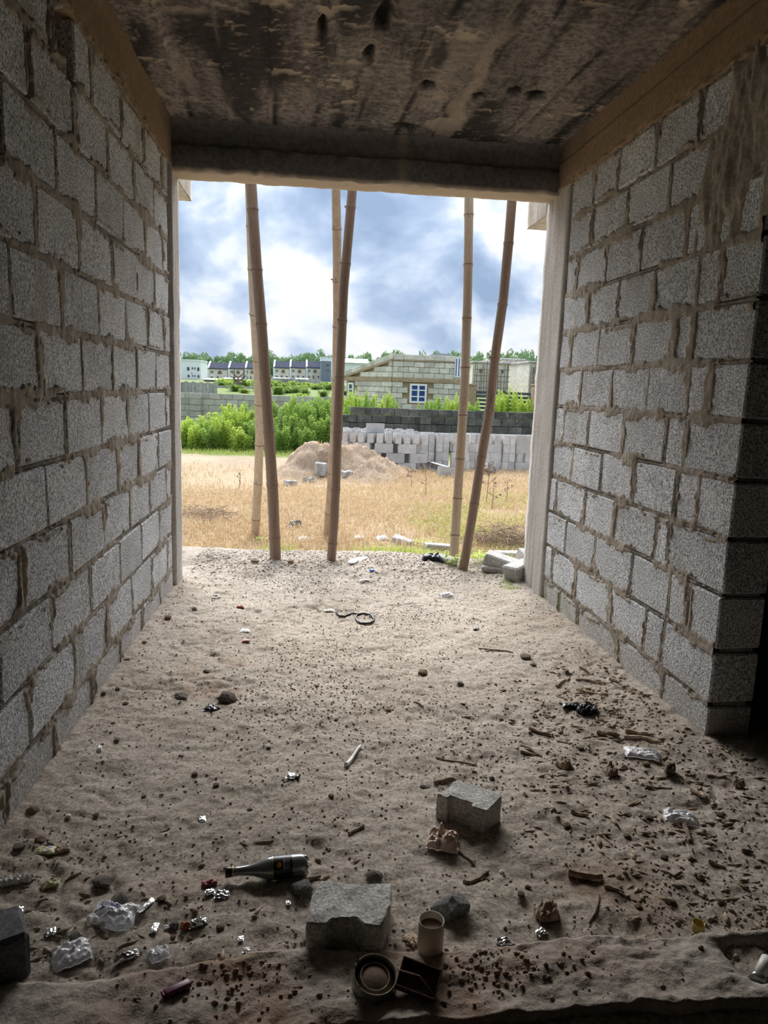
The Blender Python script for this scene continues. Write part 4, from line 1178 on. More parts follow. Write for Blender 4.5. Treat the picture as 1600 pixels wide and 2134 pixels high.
FC = [(0, 1, 2, 3), (7, 6, 5, 4), (0, 4, 5, 1), (3, 2, 6, 7), (1, 5, 6, 2), (0, 3, 7, 4)]
def slab4(za0, za1, zb1, zb0, ya, yb): return MB().add([(0, ya, za0), (SL, ya, za1), (SL, ya, zb1), (0, ya, zb0), (0, yb, za0), (SL, yb, za1), (SL, yb, zb1), (0, yb, zb0)], FC)
slab4(-.9, -.9, 2.85, 2.07, .03, .18).build('mortar_core', MT['house_mortar'], root, loc=S0, rot=(0, 0, sa))
MB().box(0, SL, -0.12, 0.1, 1.80, 2.00).build('lintel_band', MT['house_mortar'], root, loc=S0, rot=(0, 0, sa))
slab4(1.94, 2.72, 2.83, 2.05, -.12, .1).build('lintel_band', MT['house_mortar'], root, loc=S0, rot=(0, 0, sa))
MB().box(0.4, W, 0.3, 6.0, 2.6, 2.75).build('roof', MT['pale_roof'], root)
# rounded sheet roof just showing over the parapet
b = MB(); r_ = []
for k in range(13):
    a = math.pi * k / 12; r_.append((2.05 - 0.85 * math.cos(a) + 0.4, 2.9 + 0.32 * math.sin(a)))
vs = [(x, 1.0, z) for x, z in r_] + [(x, 5.0, z) for x, z in r_]
b.add(vs, [(k, k + 1, 14 + k, 13 + k) for k in range(12)] + [tuple(range(13))[::-1], tuple(range(13, 26))])
b.build('roof', MT['pale_roof'], root)
def window(root, x0, x1, z0, z1, y, cols, rows, rz=0.0, loc=(0, 0, 0), glass='blue_glass', fw=0.05):
    fr = MB()
    fr.box(x0, x1, y - 0.05, y + 0.03, z0, z0 + fw).box(x0, x1, y - 0.05, y + 0.03, z1 - fw, z1)
    for c in range(cols + 1):
        w2 = fw if c in (0, cols) else fw * 0.9
        x = x0 + (x1 - x0) * c / cols
        fr.box(max(x - w2 / 2, x0), min(x + w2 / 2, x1), y - 0.048, y + 0.03, z0 + fw, z1 - fw) if c not in (0, cols) else fr.box(*((x0, x0 + fw) if c == 0 else (x1 - fw, x1)), y - 0.048, y + 0.03, z0 + fw, z1 - fw)
    for r in range(1, rows):
        z = z0 + (z1 - z0) * r / rows
        fr.box(x0 + fw, x1 - fw, y - 0.046, y + 0.03, z - fw * 0.3, z + fw * 0.3)
    wn = fr.build('window', MT['white_frame'], root, loc=loc, rot=(0, 0, rz))
    for c in range(cols):
        for r in range(rows):
            xa = x0 + (x1 - x0) * c / cols; xb = x0 + (x1 - x0) * (c + 1) / cols; za = z0 + (z1 - z0) * r / rows; zb = z0 + (z1 - z0) * (r + 1) / rows
            MB().box(xa + 0.02, xb - 0.02, y, y + 0.01, za + 0.02, zb - 0.02).build('pane', MT[glass], wn)
window(root, wa, wb, wz0, wz1, -0.06, 2, 3, fw=0.085)
window(root, sw0, sw1, 1.05, 1.70, -0.06, 1, 2, rz=sa, loc=S0, glass='dark_glass', fw=0.09)
MB().box(W - 0.42, W - 0.02, -0.16, -0.11, 2.1, 3.0).build('hanging_sheet', MT['white_render'], root)
for k in range(3): MB().box(W - 0.38 + 0.13 * k, W - 0.33 + 0.13 * k, -0.165, -0.155, 2.15, 2.95).build('sheet_stripe', MT['navy_ink'], root)

# ---- gate and gateposts
for (px, pt, yy, wd, lab) in ((981, 803, 29.6, 0.42, 'brown rendered gatepost beside the block house'), (1121, 804, 27.2, 0.40, 'brown rendered gatepost at the far end of the louvred gate')):
    t = aty(px, pt, yy)
    gp = tag(empty('gatepost', (t.x, yy, -0.6)), lab, 'gatepost')
    MB().box(-wd / 2, wd / 2, -wd / 2, wd / 2, 0, t.z + 0.6).build('shaft', MT['brown_plaster'], gp, bevel=0.01)
    MB().box(-wd / 2 - 0.03, wd / 2 + 0.03, -wd / 2 - 0.03, wd / 2 + 0.03, t.z + 0.6, t.z + 0.66).build('cap', MT['house_mortar'], gp, bevel=0.01)
A = aty(991, 813, 29.5); B = aty(1110, 816, 27.4)
gt = tag(empty('louvred_gate', (A.x, 29.5, 0)), 'dark grey metal gate of horizontal louvres between brown posts', 'gate')
dv = Vector((B.x - A.x, -2.1, 0)); ga = math.atan2(dv.y, dv.x); GL = dv.length
for k in range(13):
    MB().box(0.06, GL - 0.06, -0.02, 0.02, -0.45 + k * 0.155, -0.45 + k * 0.155 + 0.10).build('slat', MT['gate_dark'], gt, rot=(0, 0, ga))
for s in (0, GL * 0.5, GL - 0.06):
    MB().box(s, s + 0.06, -0.03, 0.03, -0.6, A.z + 0.02).build('gate_frame', MT['gate_dark'], gt, rot=(0, 0, ga))

# ---- concrete shells under construction
def raw_building(pxl, pxr, pt, pb, yy, depth, label, nv, nh, seed):
    A = aty(pxl, pt, yy); B = aty(pxr, pt, yy); zb = aty(pxl, pb, yy).z
    r_ = random.Random(seed)
    rt = tag(empty('concrete_building', (A.x, yy, zb)), label, 'building')
    Wd = B.x - A.x; H = A.z - zb
    MB().box(0, Wd, 0, depth, -1.5, H).build('wall', MT['raw_wall'], rt)
    MB().box(-0.15, Wd + 0.15, -0.15, depth, H * 0.93, H * 0.97).build('slab_edge', MT['weathered_wall'], rt)
    for k in range(3):
        xw = Wd * (0.18 + 0.3 * k); MB().box(xw, xw + Wd * 0.07, -0.03, 0.02, H * 0.62, H * 0.74).build('window', MT['niche'], rt)
    sb = MB()
    for k in range(nv):
        x = Wd * (k + r_.uniform(0.2, .8)) / nv
        sb.tube([(x, -0.5, -1.0), (x + r_.uniform(-.15, .15), -0.5, H * r_.uniform(0.75, 1.02))], 0.045, 5)
    for k in range(nh):
        z = H * (k + 0.6) / nh; sb.tube([(0, -0.55, z), (Wd, -0.55, z + r_.uniform(-.1, .1))], 0.04, 5)
    o = sb.build('scaffold', MT['scaffold_wood'], rt); o['kind'] = 'stuff'
raw_building(986, 1062, 752, 815, 78, 10, 'low raw concrete building wrapped in timber scaffolding behind the gate', 15, 5, 1)
raw_building(1046, 1096, 746, 812, 92, 12, 'taller pale concrete shell with a flat parapet behind the scaffolded one', 8, 3, 2)
raw_building(1104, 1150, 752, 815, 80, 12, 'raw concrete shell with close-set scaffold poles beside the end column', 16, 6, 3)

# ---- distant houses
def far_house(pxl, pxr, peave, pridge, pbase, yy, label, group):
    A = aty(pxl, peave, yy); B = aty(pxr, peave, yy); zb = aty(pxl, pbase, yy).z; zr = aty(pxl, pridge, yy).z
    Wd = B.x - A.x; H = A.z - zb; R = zr - zb
    rt = tag(empty('row_house', (A.x, yy, zb)), label, 'house', group)
    MB().box(0, Wd, 0, 9, -2, H).build('wall', MT['cream_render'], rt)
    # party wall carried up to the ridge
    b = MB(); b.add([(-0.1, -0.35, -2), (-0.1, -0.35, H + .2), (-0.1, 5, R + .4), (-0.1, 9.3, H), (-0.1, 9.3, -2)] + [(0.4, -0.35, -2), (0.4, -0.35, H + .2), (0.4, 5, R + .4), (0.4, 9.3, H), (0.4, 9.3, -2)],
                    [(0, 1, 2, 3, 4), (9, 8, 7, 6, 5), (0, 5, 6, 1), (1, 6, 7, 2), (2, 7, 8, 3), (3, 8, 9, 4)])
    b.build('party_wall', MT['white_render'], rt)
    b = MB(); b.add([(0.1, -0.5, H), (Wd, -0.5, H), (Wd, 5, R), (0.1, 5, R), (0.1, -0.5, H - .2), (Wd, -0.5, H - .2), (Wd, 9.5, H - .2), (0.1, 9.5, H - .2)], [(0, 1, 2, 3), (4, 7, 6, 5), (0, 4, 5, 1), (3, 2, 6, 7), (1, 5, 6, 2), (0, 3, 7, 4)])
    b.build('roof', MT['slate_roof'], rt)
    MB().box(Wd * 0.42, Wd * 0.98, -0.25, 0.05, -1.5, H * 0.86).build('bay', MT['pink_render'], rt)
    def arch(x0, x1, z0, z1, y):
        pts = [(x0, z0), (x1, z0)] + [((x0 + x1) / 2 + (x1 - x0) / 2 * math.cos(math.pi * k / 8), z1 - (x1 - x0) / 2 + (x1 - x0) / 2 * math.sin(math.pi * k / 8)) for k in range(9)]
        bb = MB(); n = len(pts)
        bb.add([(x, y, z) for x, z in pts] + [(x, y + .2, z) for x, z in pts], [tuple(range(n)), tuple(range(n, 2 * n))[::-1]] + [(i, n + i, n + (i + 1) % n, (i + 1) % n) for i in range(n)])
        bb.build('archway', MT['niche'], rt)
    arch(Wd * 0.50, Wd * 0.72, H * 0.52, H * 0.82, -0.30)
    arch(Wd * 0.46, Wd * 0.56, 0.1, H * 0.32, -0.30)
    for (x0, x1, z0, z1) in ((.13, .30, .60, .78), (.13, .28, .14, .30), (.78, .92, .12, .30)):
        f = MB().box(Wd * x0, Wd * x1, -0.32, 0.02, H * z0, H * z1).build('window', MT['white_frame'], rt)
        MB().box(Wd * x0 + .1, Wd * x1 - .1, -0.36, -0.31, H * z0 + .1, H * z1 - .1).build('pane', MT['dark_glass'], f)
g = 'distant row houses'
for k, (a, b_) in enumerate(((420, 432), (433, 474), (476, 509), (511, 534))):
    far_house(a, b_, 767, 754, 791, 235, ['narrow end slice of the distant cream row house next to the white building', 'wide cream row house with a slate roof behind the bare tree row', 'cream row house with an arched porch directly behind the bare tree', 'last cream house of the row past the bare tree, beside the gap'][k], g)
for k, (a, b_) in enumerate(((570, 603), (604, 637), (638, 668))):
    far_house(a, b_, 765, 751, 789, 225, ['first cream house of the terrace with blue-black roofs, beside the gap', 'middle cream row house of the terrace with blue-black roofs', 'cream row house adjoining the slate-blue block'][k], g)
def box_building(pxl, pxr, pt, pb, yy, dep, m, label, wins, name='apartment_block'):
    A = aty(pxl, pt, yy); B = aty(pxr, pt, yy); zb = aty(pxl, pb, yy).z; Wd = B.x - A.x; H = A.z - zb
    rt = tag(empty(name, (A.x, yy, zb)), label, 'building')
    MB().box(0, Wd, 0, dep, -3.5, H).build('wall', MT[m], rt)
    MB().box(-.1, Wd + .1, -.12, dep, H, H + .25).build('parapet', MT['white_render'], rt)
    for (x0, x1, z0, z1) in wins:
        f = MB().box(Wd * x0, Wd * x1, -0.10, 0.02, H * z0, H * z1).build('window', MT['niche'], rt)
        MB().box(Wd * x0 + .06, Wd * x1 - .06, -0.13, -0.09, H * z0 + .06, H * z1 - .06).build('pane', MT['dark_glass'], f)
box_building(374, 418, 751, 795, 150, 10, 'white_render', 'plain white two-storey building with small dark windows', [(.36, .46, .54, .70), (.58, .63, .60, .70), (.70, .75, .60, .70), (.84, .93, .54, .70), (.38, .46, .22, .34), (.58, .63, .26, .33), (.70, .75, .26, .33), (.86, .93, .22, .34), (.56, .60, .40, .44)])
box_building(669, 690, 752, 779, 215, 9, 'slate_wall', 'slate-blue rendered block at the end of the row houses', [(.55, .68, .62, .76), (.72, .80, .62, .76), (.55, .62, .25, .36), (.72, .80, .25, .36)])
box_building(668, 706, 746, 792, 228, 9, 'white_render', 'tall white wall standing behind the slate-blue block', [(.70, .76, .5, .6)])
# blue sheet roof behind the paired poles
A = aty(716, 752, 190); B = aty(770, 752, 190)
rt = tag(empty('blue_roof_shed', (A.x, 190, 0)), 'long shed with a bright blue sheet roof behind the block house', 'building')
MB().box(0, B.x - A.x, 0, 12, 0, A.z - 0.3).build('wall', MT['white_render'], rt)
b = MB(); zz = A.z - 0.4; L_ = B.x - A.x
b.add([(-.5, -.6, zz), (L_, -.6, zz), (L_, 6, zz + 1.3), (-.5, 6, zz + 1.3), (-.5, 12, zz), (L_, 12, zz)], [(0, 1, 2, 3), (3, 2, 5, 4), (0, 3, 4), (1, 5, 2)])
b.build('roof', MT['blue_roof'], rt)
# compound walls and low sheds before the houses
def low_wall(pxl, pxr, pt, pb, yy, m, label, panels):
    A = aty(pxl, pt, yy); B = aty(pxr, pt, yy); zb = aty(pxl, pb, yy).z - 1.5
    rt = tag(empty('compound_wall', (A.x, yy, zb)), label, 'wall')
    Wd = B.x - A.x; H = A.z - zb
    for k in range(panels):
        MB().box(Wd * k / panels + .03, Wd * (k + 1) / panels - .03, 0, .15, 0, H).build('panel', MT[m], rt)
    for k in range(panels + 1):
        MB().box(Wd * k / panels - .12, Wd * k / panels + .12, -.08, .2, 0, H + .08).build('pier', MT['weathered_wall'], rt)
low_wall(372, 449, 796, 816, 62, 'weathered_wall', 'stained white compound wall in tall panels behind the block boundary wall', 5)
low_wall(450, 535, 795, 803, 95, 'weathered_wall', 'low dark stained compound wall behind the bare tree', 6)
low_wall(450, 556, 803, 812, 75, 'weathered_wall', 'long low grey wall in the scrub behind the bare tree', 4)
low_wall(566, 668, 788, 798, 150, 'weathered_wall', 'low grey yard wall in front of the terrace with blue-black roofs', 9)
for k, (pxl, pxr, pt, yy) in enumerate(((425, 460, 788, 130), (466, 500, 786, 140), (572, 600, 786, 160), (618, 640, 787, 165))):
    A = aty(pxl, pt, yy); B = aty(pxr, pt, yy)
    rt = tag(empty('market_shed', (A.x, yy, yz(A.x, yy) - .5)), ['low shed with a pale sheet roof by the white building', 'low shed with a pale sheet roof near the bare tree', 'low shed with a pale sheet roof below the first terrace house', 'low shed with a pale sheet roof below the middle terrace house'][k], 'shed')
    H = A.z - rt.location.z; Wd = B.x - A.x
    MB().box(0, Wd, 0, 4, 0, H * .8).build('wall', MT['weathered_wall'], rt)
    b = MB(); b.add([(-.3, -.5, H * .8), (Wd + .3, -.5, H * .8), (Wd + .3, 4.3, H), (-.3, 4.3, H), (-.3, -.5, H * .8 - .12), (Wd + .3, -.5, H * .8 - .12), (Wd + .3, 4.3, H - .12), (-.3, 4.3, H - .12)], [(0, 1, 2, 3), (7, 6, 5, 4), (0, 4, 5, 1), (3, 2, 6, 7), (1, 5, 6, 2), (0, 3, 7, 4)])
    b.build('roof', MT['pale_roof'], rt)

# ---- trees
def crown_mesh(seed, n, leaf):
    g = np.random.default_rng(seed)
    nc = 16
    c = g.normal(0, 1, (nc, 3)) * [0.40, 0.40, 0.20] + [0, 0, 0.62]; cr = 0.16 + 0.20 * g.random(nc)
    k = g.integers(0, nc, n); d = g.normal(0, 1, (n, 3)); d /= np.linalg.norm(d, axis=1)[:, None]
    p = c[k] + d * (cr[k] * (0.6 + 0.4 * g.random(n)))[:, None] * [1, 1, 0.75]
    u = g.normal(0, 1, (n, 3)); u /= np.linalg.norm(u, axis=1)[:, None]
    e = np.cross(d, u); e /= np.linalg.norm(e, axis=1)[:, None] + 1e-6
    f = np.cross(d, e) * 0.6 + d * 0.4
    L = leaf * (0.6 + 0.8 * g.random(n))[:, None]
    P = np.stack([p - e * L * .5, p + f * L * .5, p + e * L * .5, p - f * L * .5], 1)
    o = np.arange(n)[:, None] * 4
    me = np_mesh('crown', P.reshape(-1, 3), o + np.array([0, 1, 2, 3]))
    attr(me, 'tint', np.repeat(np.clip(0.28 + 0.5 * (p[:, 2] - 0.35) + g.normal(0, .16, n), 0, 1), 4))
    return me
CROWN = [crown_mesh(700 + k, 1700, 0.085) for k in range(4)]
TRUNK = MB().tube([(0, 0, -0.1), (0.01, 0, 0.3), (0.0, 0.01, 0.62)], [0.035, 0.028, 0.015], 6).tube([(0, 0, .35), (.22, .05, .62)], [.018, .008], 5).tube([(0, 0, .32), (-.2, -.05, .58)], [.018, .008], 5).mesh('trunk')
def tree(px, pt, pb, yy, wpx, label, group):
    T = aty(px, pt, yy); zb = aty(px, pb, yy).z
    zb = yz(T.x, yy)
    rt = tag(empty('tree', (T.x, yy, zb), rnd.uniform(0, 6.28)), label, 'tree', group)
    h = (T.z - zb) / 1.02; wd = wpx / (FPX / yy) / 1.25
    for nm, me, mm in (('crown', CROWN[rnd.randrange(4)], 'tree_leaves'), ('trunk', TRUNK, 'bark')):
        o = link(nm, me, MT[mm], rt); o.scale = (wd, wd, h)
lt = 'dense green tree in the wooded line behind the distant row houses'
px = 240
while px < 1260:
    top = 741 + 3 * math.sin(px * 0.045) + rnd.uniform(-3, 4) - (4 if 640 < px < 690 else 0)
    tree(px, top, 794, rnd.uniform(285, 330), rnd.uniform(36, 52), lt, 'trees behind the row houses')
    px += rnd.uniform(12, 18)
for (px, top, yy, wd, lab) in ((1048, 733, 120, 26, 'slender tree with a small crown rising over the raw concrete shells'), (1004, 742, 140, 30, 'green tree crown showing between the block house and the concrete shells'), (1092, 738, 130, 34, 'flat-topped tree rising behind the taller concrete shell'), (1030, 745, 150, 30, 'low tree crown behind the scaffolded building')):
    tree(px, top, 800, yy, wd, lab, 'trees behind the concrete shells')
# bare tree
q = aty(497, 815, 70); q.z = yz(q.x, 70)
rt = tag(empty('bare_tree', q), 'leafless grey tree with forked branches before the row houses', 'tree')
Ht = aty(497, 757, 70).z - q.z
MB().tube([(0, 0, -.3), (0.02, 0, Ht * .25), (-0.05, 0, Ht * .45)], [.20, .15, .11], 8).build('trunk', MT['bark'], rt, smooth=True)
r_ = random.Random(9)
for k in range(13):
    z0 = Ht * r_.uniform(.18, .5); a = r_.choice([0, math.pi]) + r_.uniform(-.8, .8); l = Ht * r_.uniform(.25, .55)
    e = Vector((math.cos(a) * l * .55, math.sin(a) * l * .4, z0 + l * .85)); e.z = min(e.z, Ht)
    s = Vector((0, 0, z0)); mid = s.lerp(e, .5) + Vector((math.cos(a) * .25, 0, -.1))
    MB().tube([s, mid, e], [.075, .05, .02], 6).tube([mid, mid + Vector((r_.uniform(-.5, .5), 0, l * .45))], [.035, .012], 5).build('branch', MT['bark'], rt)
# scrub between the walls and the houses
ls = 'low green bush in the scrub beyond the boundary wall'
for k in range(110):
    px = rnd.uniform(452, 720); yy = rnd.uniform(40, 120)
    if abs(yy - 75) < 3.5 or abs(yy - 95) < 3.5 or abs(yy - 62) < 3: yy += 7
    g_ = aty(px, 800, yy); z0 = yz(g_.x, yy); hh = rnd.uniform(0.25, 0.65)
    rt = tag(empty('scrub_bush', (g_.x, yy, z0), rnd.uniform(0, 6.28)), ls, 'bush', 'scrub beyond the boundary wall')
    f, s = WEED[rnd.randrange(5)]
    for nm, me in (('foliage', f), ('stem', s)):
        o = link(nm, me, MT['weed_leaves' if k % 3 else 'bright_leaves'] if nm == 'foliage' else MT['stem_green'], rt); o.scale = (1.6, 1.6, hh)

# ================================================================== LITTER ON THE EARTH FLOOR
def fl(px, py):
    if py < 1185: return hit(px, py, 4.0, 12.0)
    q = at(px, py, 0.0)
    for _ in range(4): q = at(px, py, gz(q.x, q.y))
    q.z = gz(q.x, q.y)
    return q
def sill_top(q, z=0.045): return at(q[0], q[1], z)
def ppm(q): return FPX / float(np.dot(np.array(q) - np.array([0, 0, CZ]), ROW_F))
def put(o, label, cat, group=None): return tag(o, label, cat, group)
def rock_mesh(seed, sub=2, rough=0.25, flat=0.75):
    bm = bmesh.new(); bmesh.ops.create_icosphere(bm, subdivisions=sub, radius=0.5)
    r_ = random.Random(seed); ph = [r_.uniform(0, 6) for _ in range(6)]
    cuts = [(Vector((r_.gauss(0, 1), r_.gauss(0, 1), r_.gauss(0, 1))).normalized(), r_.uniform(0.30, 0.42)) for _ in range(7)]
    for v in bm.verts:
        p = v.co.copy()
        for n_, d_ in cuts:
            e = p.dot(n_) - d_
            if e > 0: p -= n_ * e * 0.9
        p *= 1 + rough * 0.35 * (math.sin(p.x * 13 + ph[0]) * math.sin(p.y * 11 + ph[1]) + 0.6 * math.sin(p.z * 17 + ph[2] + p.x * 9))
        p += Vector((r_.uniform(-1, 1), r_.uniform(-1, 1), r_.uniform(-1, 1))) * rough * 0.05
        v.co = Vector((p.x, p.y, p.z * flat))
    me = bpy.data.meshes.new('rock'); bm.to_mesh(me); bm.free()
    return me
ROCKS = [rock_mesh(k) for k in range(8)]
def rock(px, py, wpx, label, m='stone', name='stone', seed=0, asp=1.0, hgt=0.75, group=None, cat=None):
    q = fl(px, py); s = wpx / ppm(q)
    o = link(name, ROCKS[seed % 8], MT[m], None, (q.x, q.y, q.z + s * hgt * 0.26), (0, 0, seed * 1.3))
    o.scale = (s * 1.1, s * asp * 1.1, s * hgt * 1.1)
    return put(o, label, cat or name.replace('_', ' '), group)
def stick(a, b, wpx, label, m='dry_wood', name='stick', bend=0.06, flat=False, group='sticks on the earth floor', cat='stick', lift=0.0, n=7):
    A = fl(*a); B = fl(*b); r0 = max(wpx / 2 / ppm((A + B) / 2), 0.0022)
    r_ = random.Random(int(a[0] * 7 + a[1])); d = B - A
    sd = Vector((-d.y, d.x, 0)) * bend * r_.uniform(-1, 1)
    org = (A + B) / 2
    pts = []; rad = []
    for k in range(6):
        t = k / 5; p = A.lerp(B, t) + sd * math.sin(math.pi * t)
        p.z = gz(p.x, p.y) if p.y < 5.5 else p.z
        p.z += r0 * 0.8 + lift * t
        pts.append(p - org); rad.append(r0 * (1.0 - 0.35 * t) * r_.uniform(.9, 1.1))
    mb = MB().tube(pts, rad, n)
    o = mb.build(name, MT[m], None, loc=org)
    return put(o, label, cat, group)
def pillow(px, py, wpx, dpx, puff, label, m, name, seed, rz=0.0, cat='plastic bag', group=None, n=26, crump=1.0, q=None, prints=(), tilt=0.0):
    """crumpled bag or wrapper: closed skin, bellied and creased; prints = [(text, u, v, size, material)]"""
    q = q or fl(px, py); k_ = ppm(q)
    wd = wpx / k_; dp = dpx / k_ * 1.25
    U, Vv = np.meshgrid(np.linspace(-1, 1, n), np.linspace(-1, 1, n), indexing='ij')
    def surf(u, v):
        u = np.asarray(u, float); v = np.asarray(v, float)
        e = (1 - np.abs(u) ** 4) * (1 - np.abs(v) ** 4)
        cr = np.abs(fbm(u + seed, v, 2.1, 3, seed)) * 0.9 + 0.35 * np.abs(fbm(u, v + seed, 5.5, 2, seed + 4))
        x = u * wd / 2 * (1 - 0.18 * np.abs(fbm(v, v * 0 + seed, 1.3, 2, seed + 1))) + 0.06 * wd * fbm(u, v, 2.0, 2, seed + 2)
        y = v * dp / 2 * (1 - 0.25 * np.abs(fbm(u, u * 0 + seed, 1.5, 2, seed + 3))) + 0.06 * wd * fbm(u, v, 2.2, 2, seed + 6)
        z = puff / k_ * np.sqrt(np.clip(e, 0, 1)) * (0.55 + 0.9 * crump * (cr - 0.22)) + tilt * (y + dp / 2)
        return x, y, z
    X, Y, Z = surf(U, Vv)
    top = np.stack([X, Y, np.maximum(Z, 0.001) + 0.003], -1).reshape(-1, 3)
    bot = np.stack([X, Y, 0 * Z + tilt * 0.9 * (Y + dp / 2)], -1).reshape(-1, 3)
    me = np_mesh(name, np.concatenate([top, bot]), np.concatenate([grid_quads(n, n), grid_quads(n, n, True, n * n)]), smooth=True)
    o = link(name, me, MT[m], None, q + Vector((0, 0, 0.004)), (0, 0, rz))
    for (txt, u0, v0, sz, tm, ang) in prints:
        cu = bpy.data.curves.new('print', 'FONT'); cu.body = txt; cu.size = 1.0; cu.align_x = 'CENTER'; cu.align_y = 'CENTER'; cu.resolution_u = 2
        tmp = bpy.data.objects.new('tmp', cu); COL.objects.link(tmp)
        dg = bpy.context.evaluated_depsgraph_get(); tme = bpy.data.meshes.new_from_object(tmp.evaluated_get(dg))
        bpy.data.objects.remove(tmp)
        co = np.array([v.co[:] for v in tme.vertices]) if len(tme.vertices) else np.zeros((1, 3))
        ca, sa_ = math.cos(ang), math.sin(ang)
        uu = u0 + (co[:, 0] * ca - co[:, 1] * sa_) * sz; vv_ = v0 + (co[:, 0] * sa_ + co[:, 1] * ca) * sz * wd / dp
        x, y, z = surf(uu, vv_)
        for i, v in enumerate(tme.vertices): v.co = (x[i], y[i], max(z[i], 0.001) + 0.0052)
        link('print', tme, MT[tm], o)
    return put(o, label, cat, group)
def foil(px, py, wpx, dpx, label, seed, rz=0.0, name='foil_scrap', m='foil', cat='foil scrap', group='foil scraps on the floor'):
    return pillow(px, py, wpx, dpx, wpx * 0.22, label, m, name, seed, rz, cat, group, 12, 1.6)

# ---- the two big half blocks
def half_block(px, py, rz, h, poly, label, seed, tilt=(0, 0), broken=0.02, m='rubble_block'):
    q = fl(px, py); n = 14
    cx = sum(p[0] for p in poly) / len(poly); cy = sum(p[1] for p in poly) / len(poly)
    bm = bmesh.new()
    vs = [bm.verts.new((x, y, 0)) for x, y in poly]; f = bm.faces.new(vs)
    ex = bmesh.ops.extrude_face_region(bm, geom=[f]); tv = [v for v in ex['geom'] if isinstance(v, bmesh.types.BMVert)]
    for v in tv: v.co.z = h
    bmesh.ops.recalc_face_normals(bm, faces=bm.faces[:])
    bmesh.ops.bevel(bm, geom=bm.edges[:], offset=0.004, segments=1, affect='EDGES', clamp_overlap=True)
    bmesh.ops.triangulate(bm, faces=bm.faces[:])
    bmesh.ops.subdivide_edges(bm, edges=[e for e in bm.edges if e.calc_length() > 0.03], cuts=2, use_grid_fill=True)
    bmesh.ops.subdivide_edges(bm, edges=[e for e in bm.edges if e.calc_length() > 0.022], cuts=1, use_grid_fill=True)
    co = np.array([v.co[:] for v in bm.verts])
    nz = fbm(co[:, 0] + seed, co[:, 1], 22, 4, seed); nz2 = fbm(co[:, 0] + co[:, 2], co[:, 1] - co[:, 2] + seed, 40, 3, seed + 2)
    for i, v in enumerate(bm.verts):
        t = max(0, (v.co.z - h * 0.6) / (h * 0.4))
        v.co.z += t * (broken * nz[i] + 0.25 * broken * (v.co.x * 6))
        v.co.x += 0.0022 * nz2[i]; v.co.y += 0.0022 * nz2[(i * 7) % len(nz2)]
    me = bpy.data.meshes.new('half_block'); bm.to_mesh(me); bm.free()
    o = link('half_block', me, MT[m], None, (q.x, q.y, q.z - 0.006), (tilt[0], tilt[1], rz))
    return put(o, label, 'half block')
half_block(728, 1938, -0.06, 0.092, [(-.118, -.075), (-.062, -.080), (-.048, -.062), (.020, -.060), (.036, -.085), (.085, -.088), (.112, -.01), (.120, .075), (.03, .085), (-.03, .075), (-.085, .10), (-.108, .03)],
           'half sandcrete block with a dusty broken top, next to the sill', 3, broken=0.007)
half_block(966, 1700, 0.0, 0.098, [(-.105, -.005), (-.070, -.035), (-.055, -.022), (.012, -.068), (.006, -.088), (.050, -.120), (.125, -.035), (.118, -.01), (-.005, .085), (-.025, .08), (-.06, .03)],
           'half sandcrete block with a clean notched side, lying mid-floor', 5, broken=0.006)
# dark block at the edge of the sill
q = at(-25, 2045, 0.0); q.z = gz(q.x, q.y)
put(link('dark_block', chamfer_box(0.16, 0.13, 0.13, 0.012, random.Random(3), 0.006), MT['dark_block'], None, (q.x, q.y + 0.03, q.z + 0.060), (0.05, 0.08, 0.5)), 'dark bluish block fragment beside the clear sachets', 'block')

# ---- stones and clods that stand out
gs = 'stones on the earth floor'
rock(474, 1459, 42, 'grey-brown stone lying against a black plastic scrap', seed=1, hgt=0.7)
rock(378, 1452, 34, 'flat brown stone near the dark stain on the floor', seed=2, hgt=0.38, asp=0.7)
rock(880, 1405, 21, 'small dark lump alone in the middle of the earth floor', 'clod', 'clod', 3)
rock(628, 1858, 46, 'rough grey stone between the bottle and the half block', 'grey_stone', seed=4, hgt=0.8)
rock(940, 1905, 84, 'large rough grey stone behind the plastic cup', 'grey_stone', seed=5, hgt=0.72, asp=0.75)
rock(216, 1842, 38, 'brown stone just beyond the printed clear sachet', seed=6, hgt=0.6)
rock(252, 1876, 36, 'rounded grey stone touching the printed clear sachet', seed=7, hgt=0.75)
rock(1094, 1372, 24, 'dark stone with a smaller clod beside it near the wall', 'stone', seed=0, hgt=0.6)
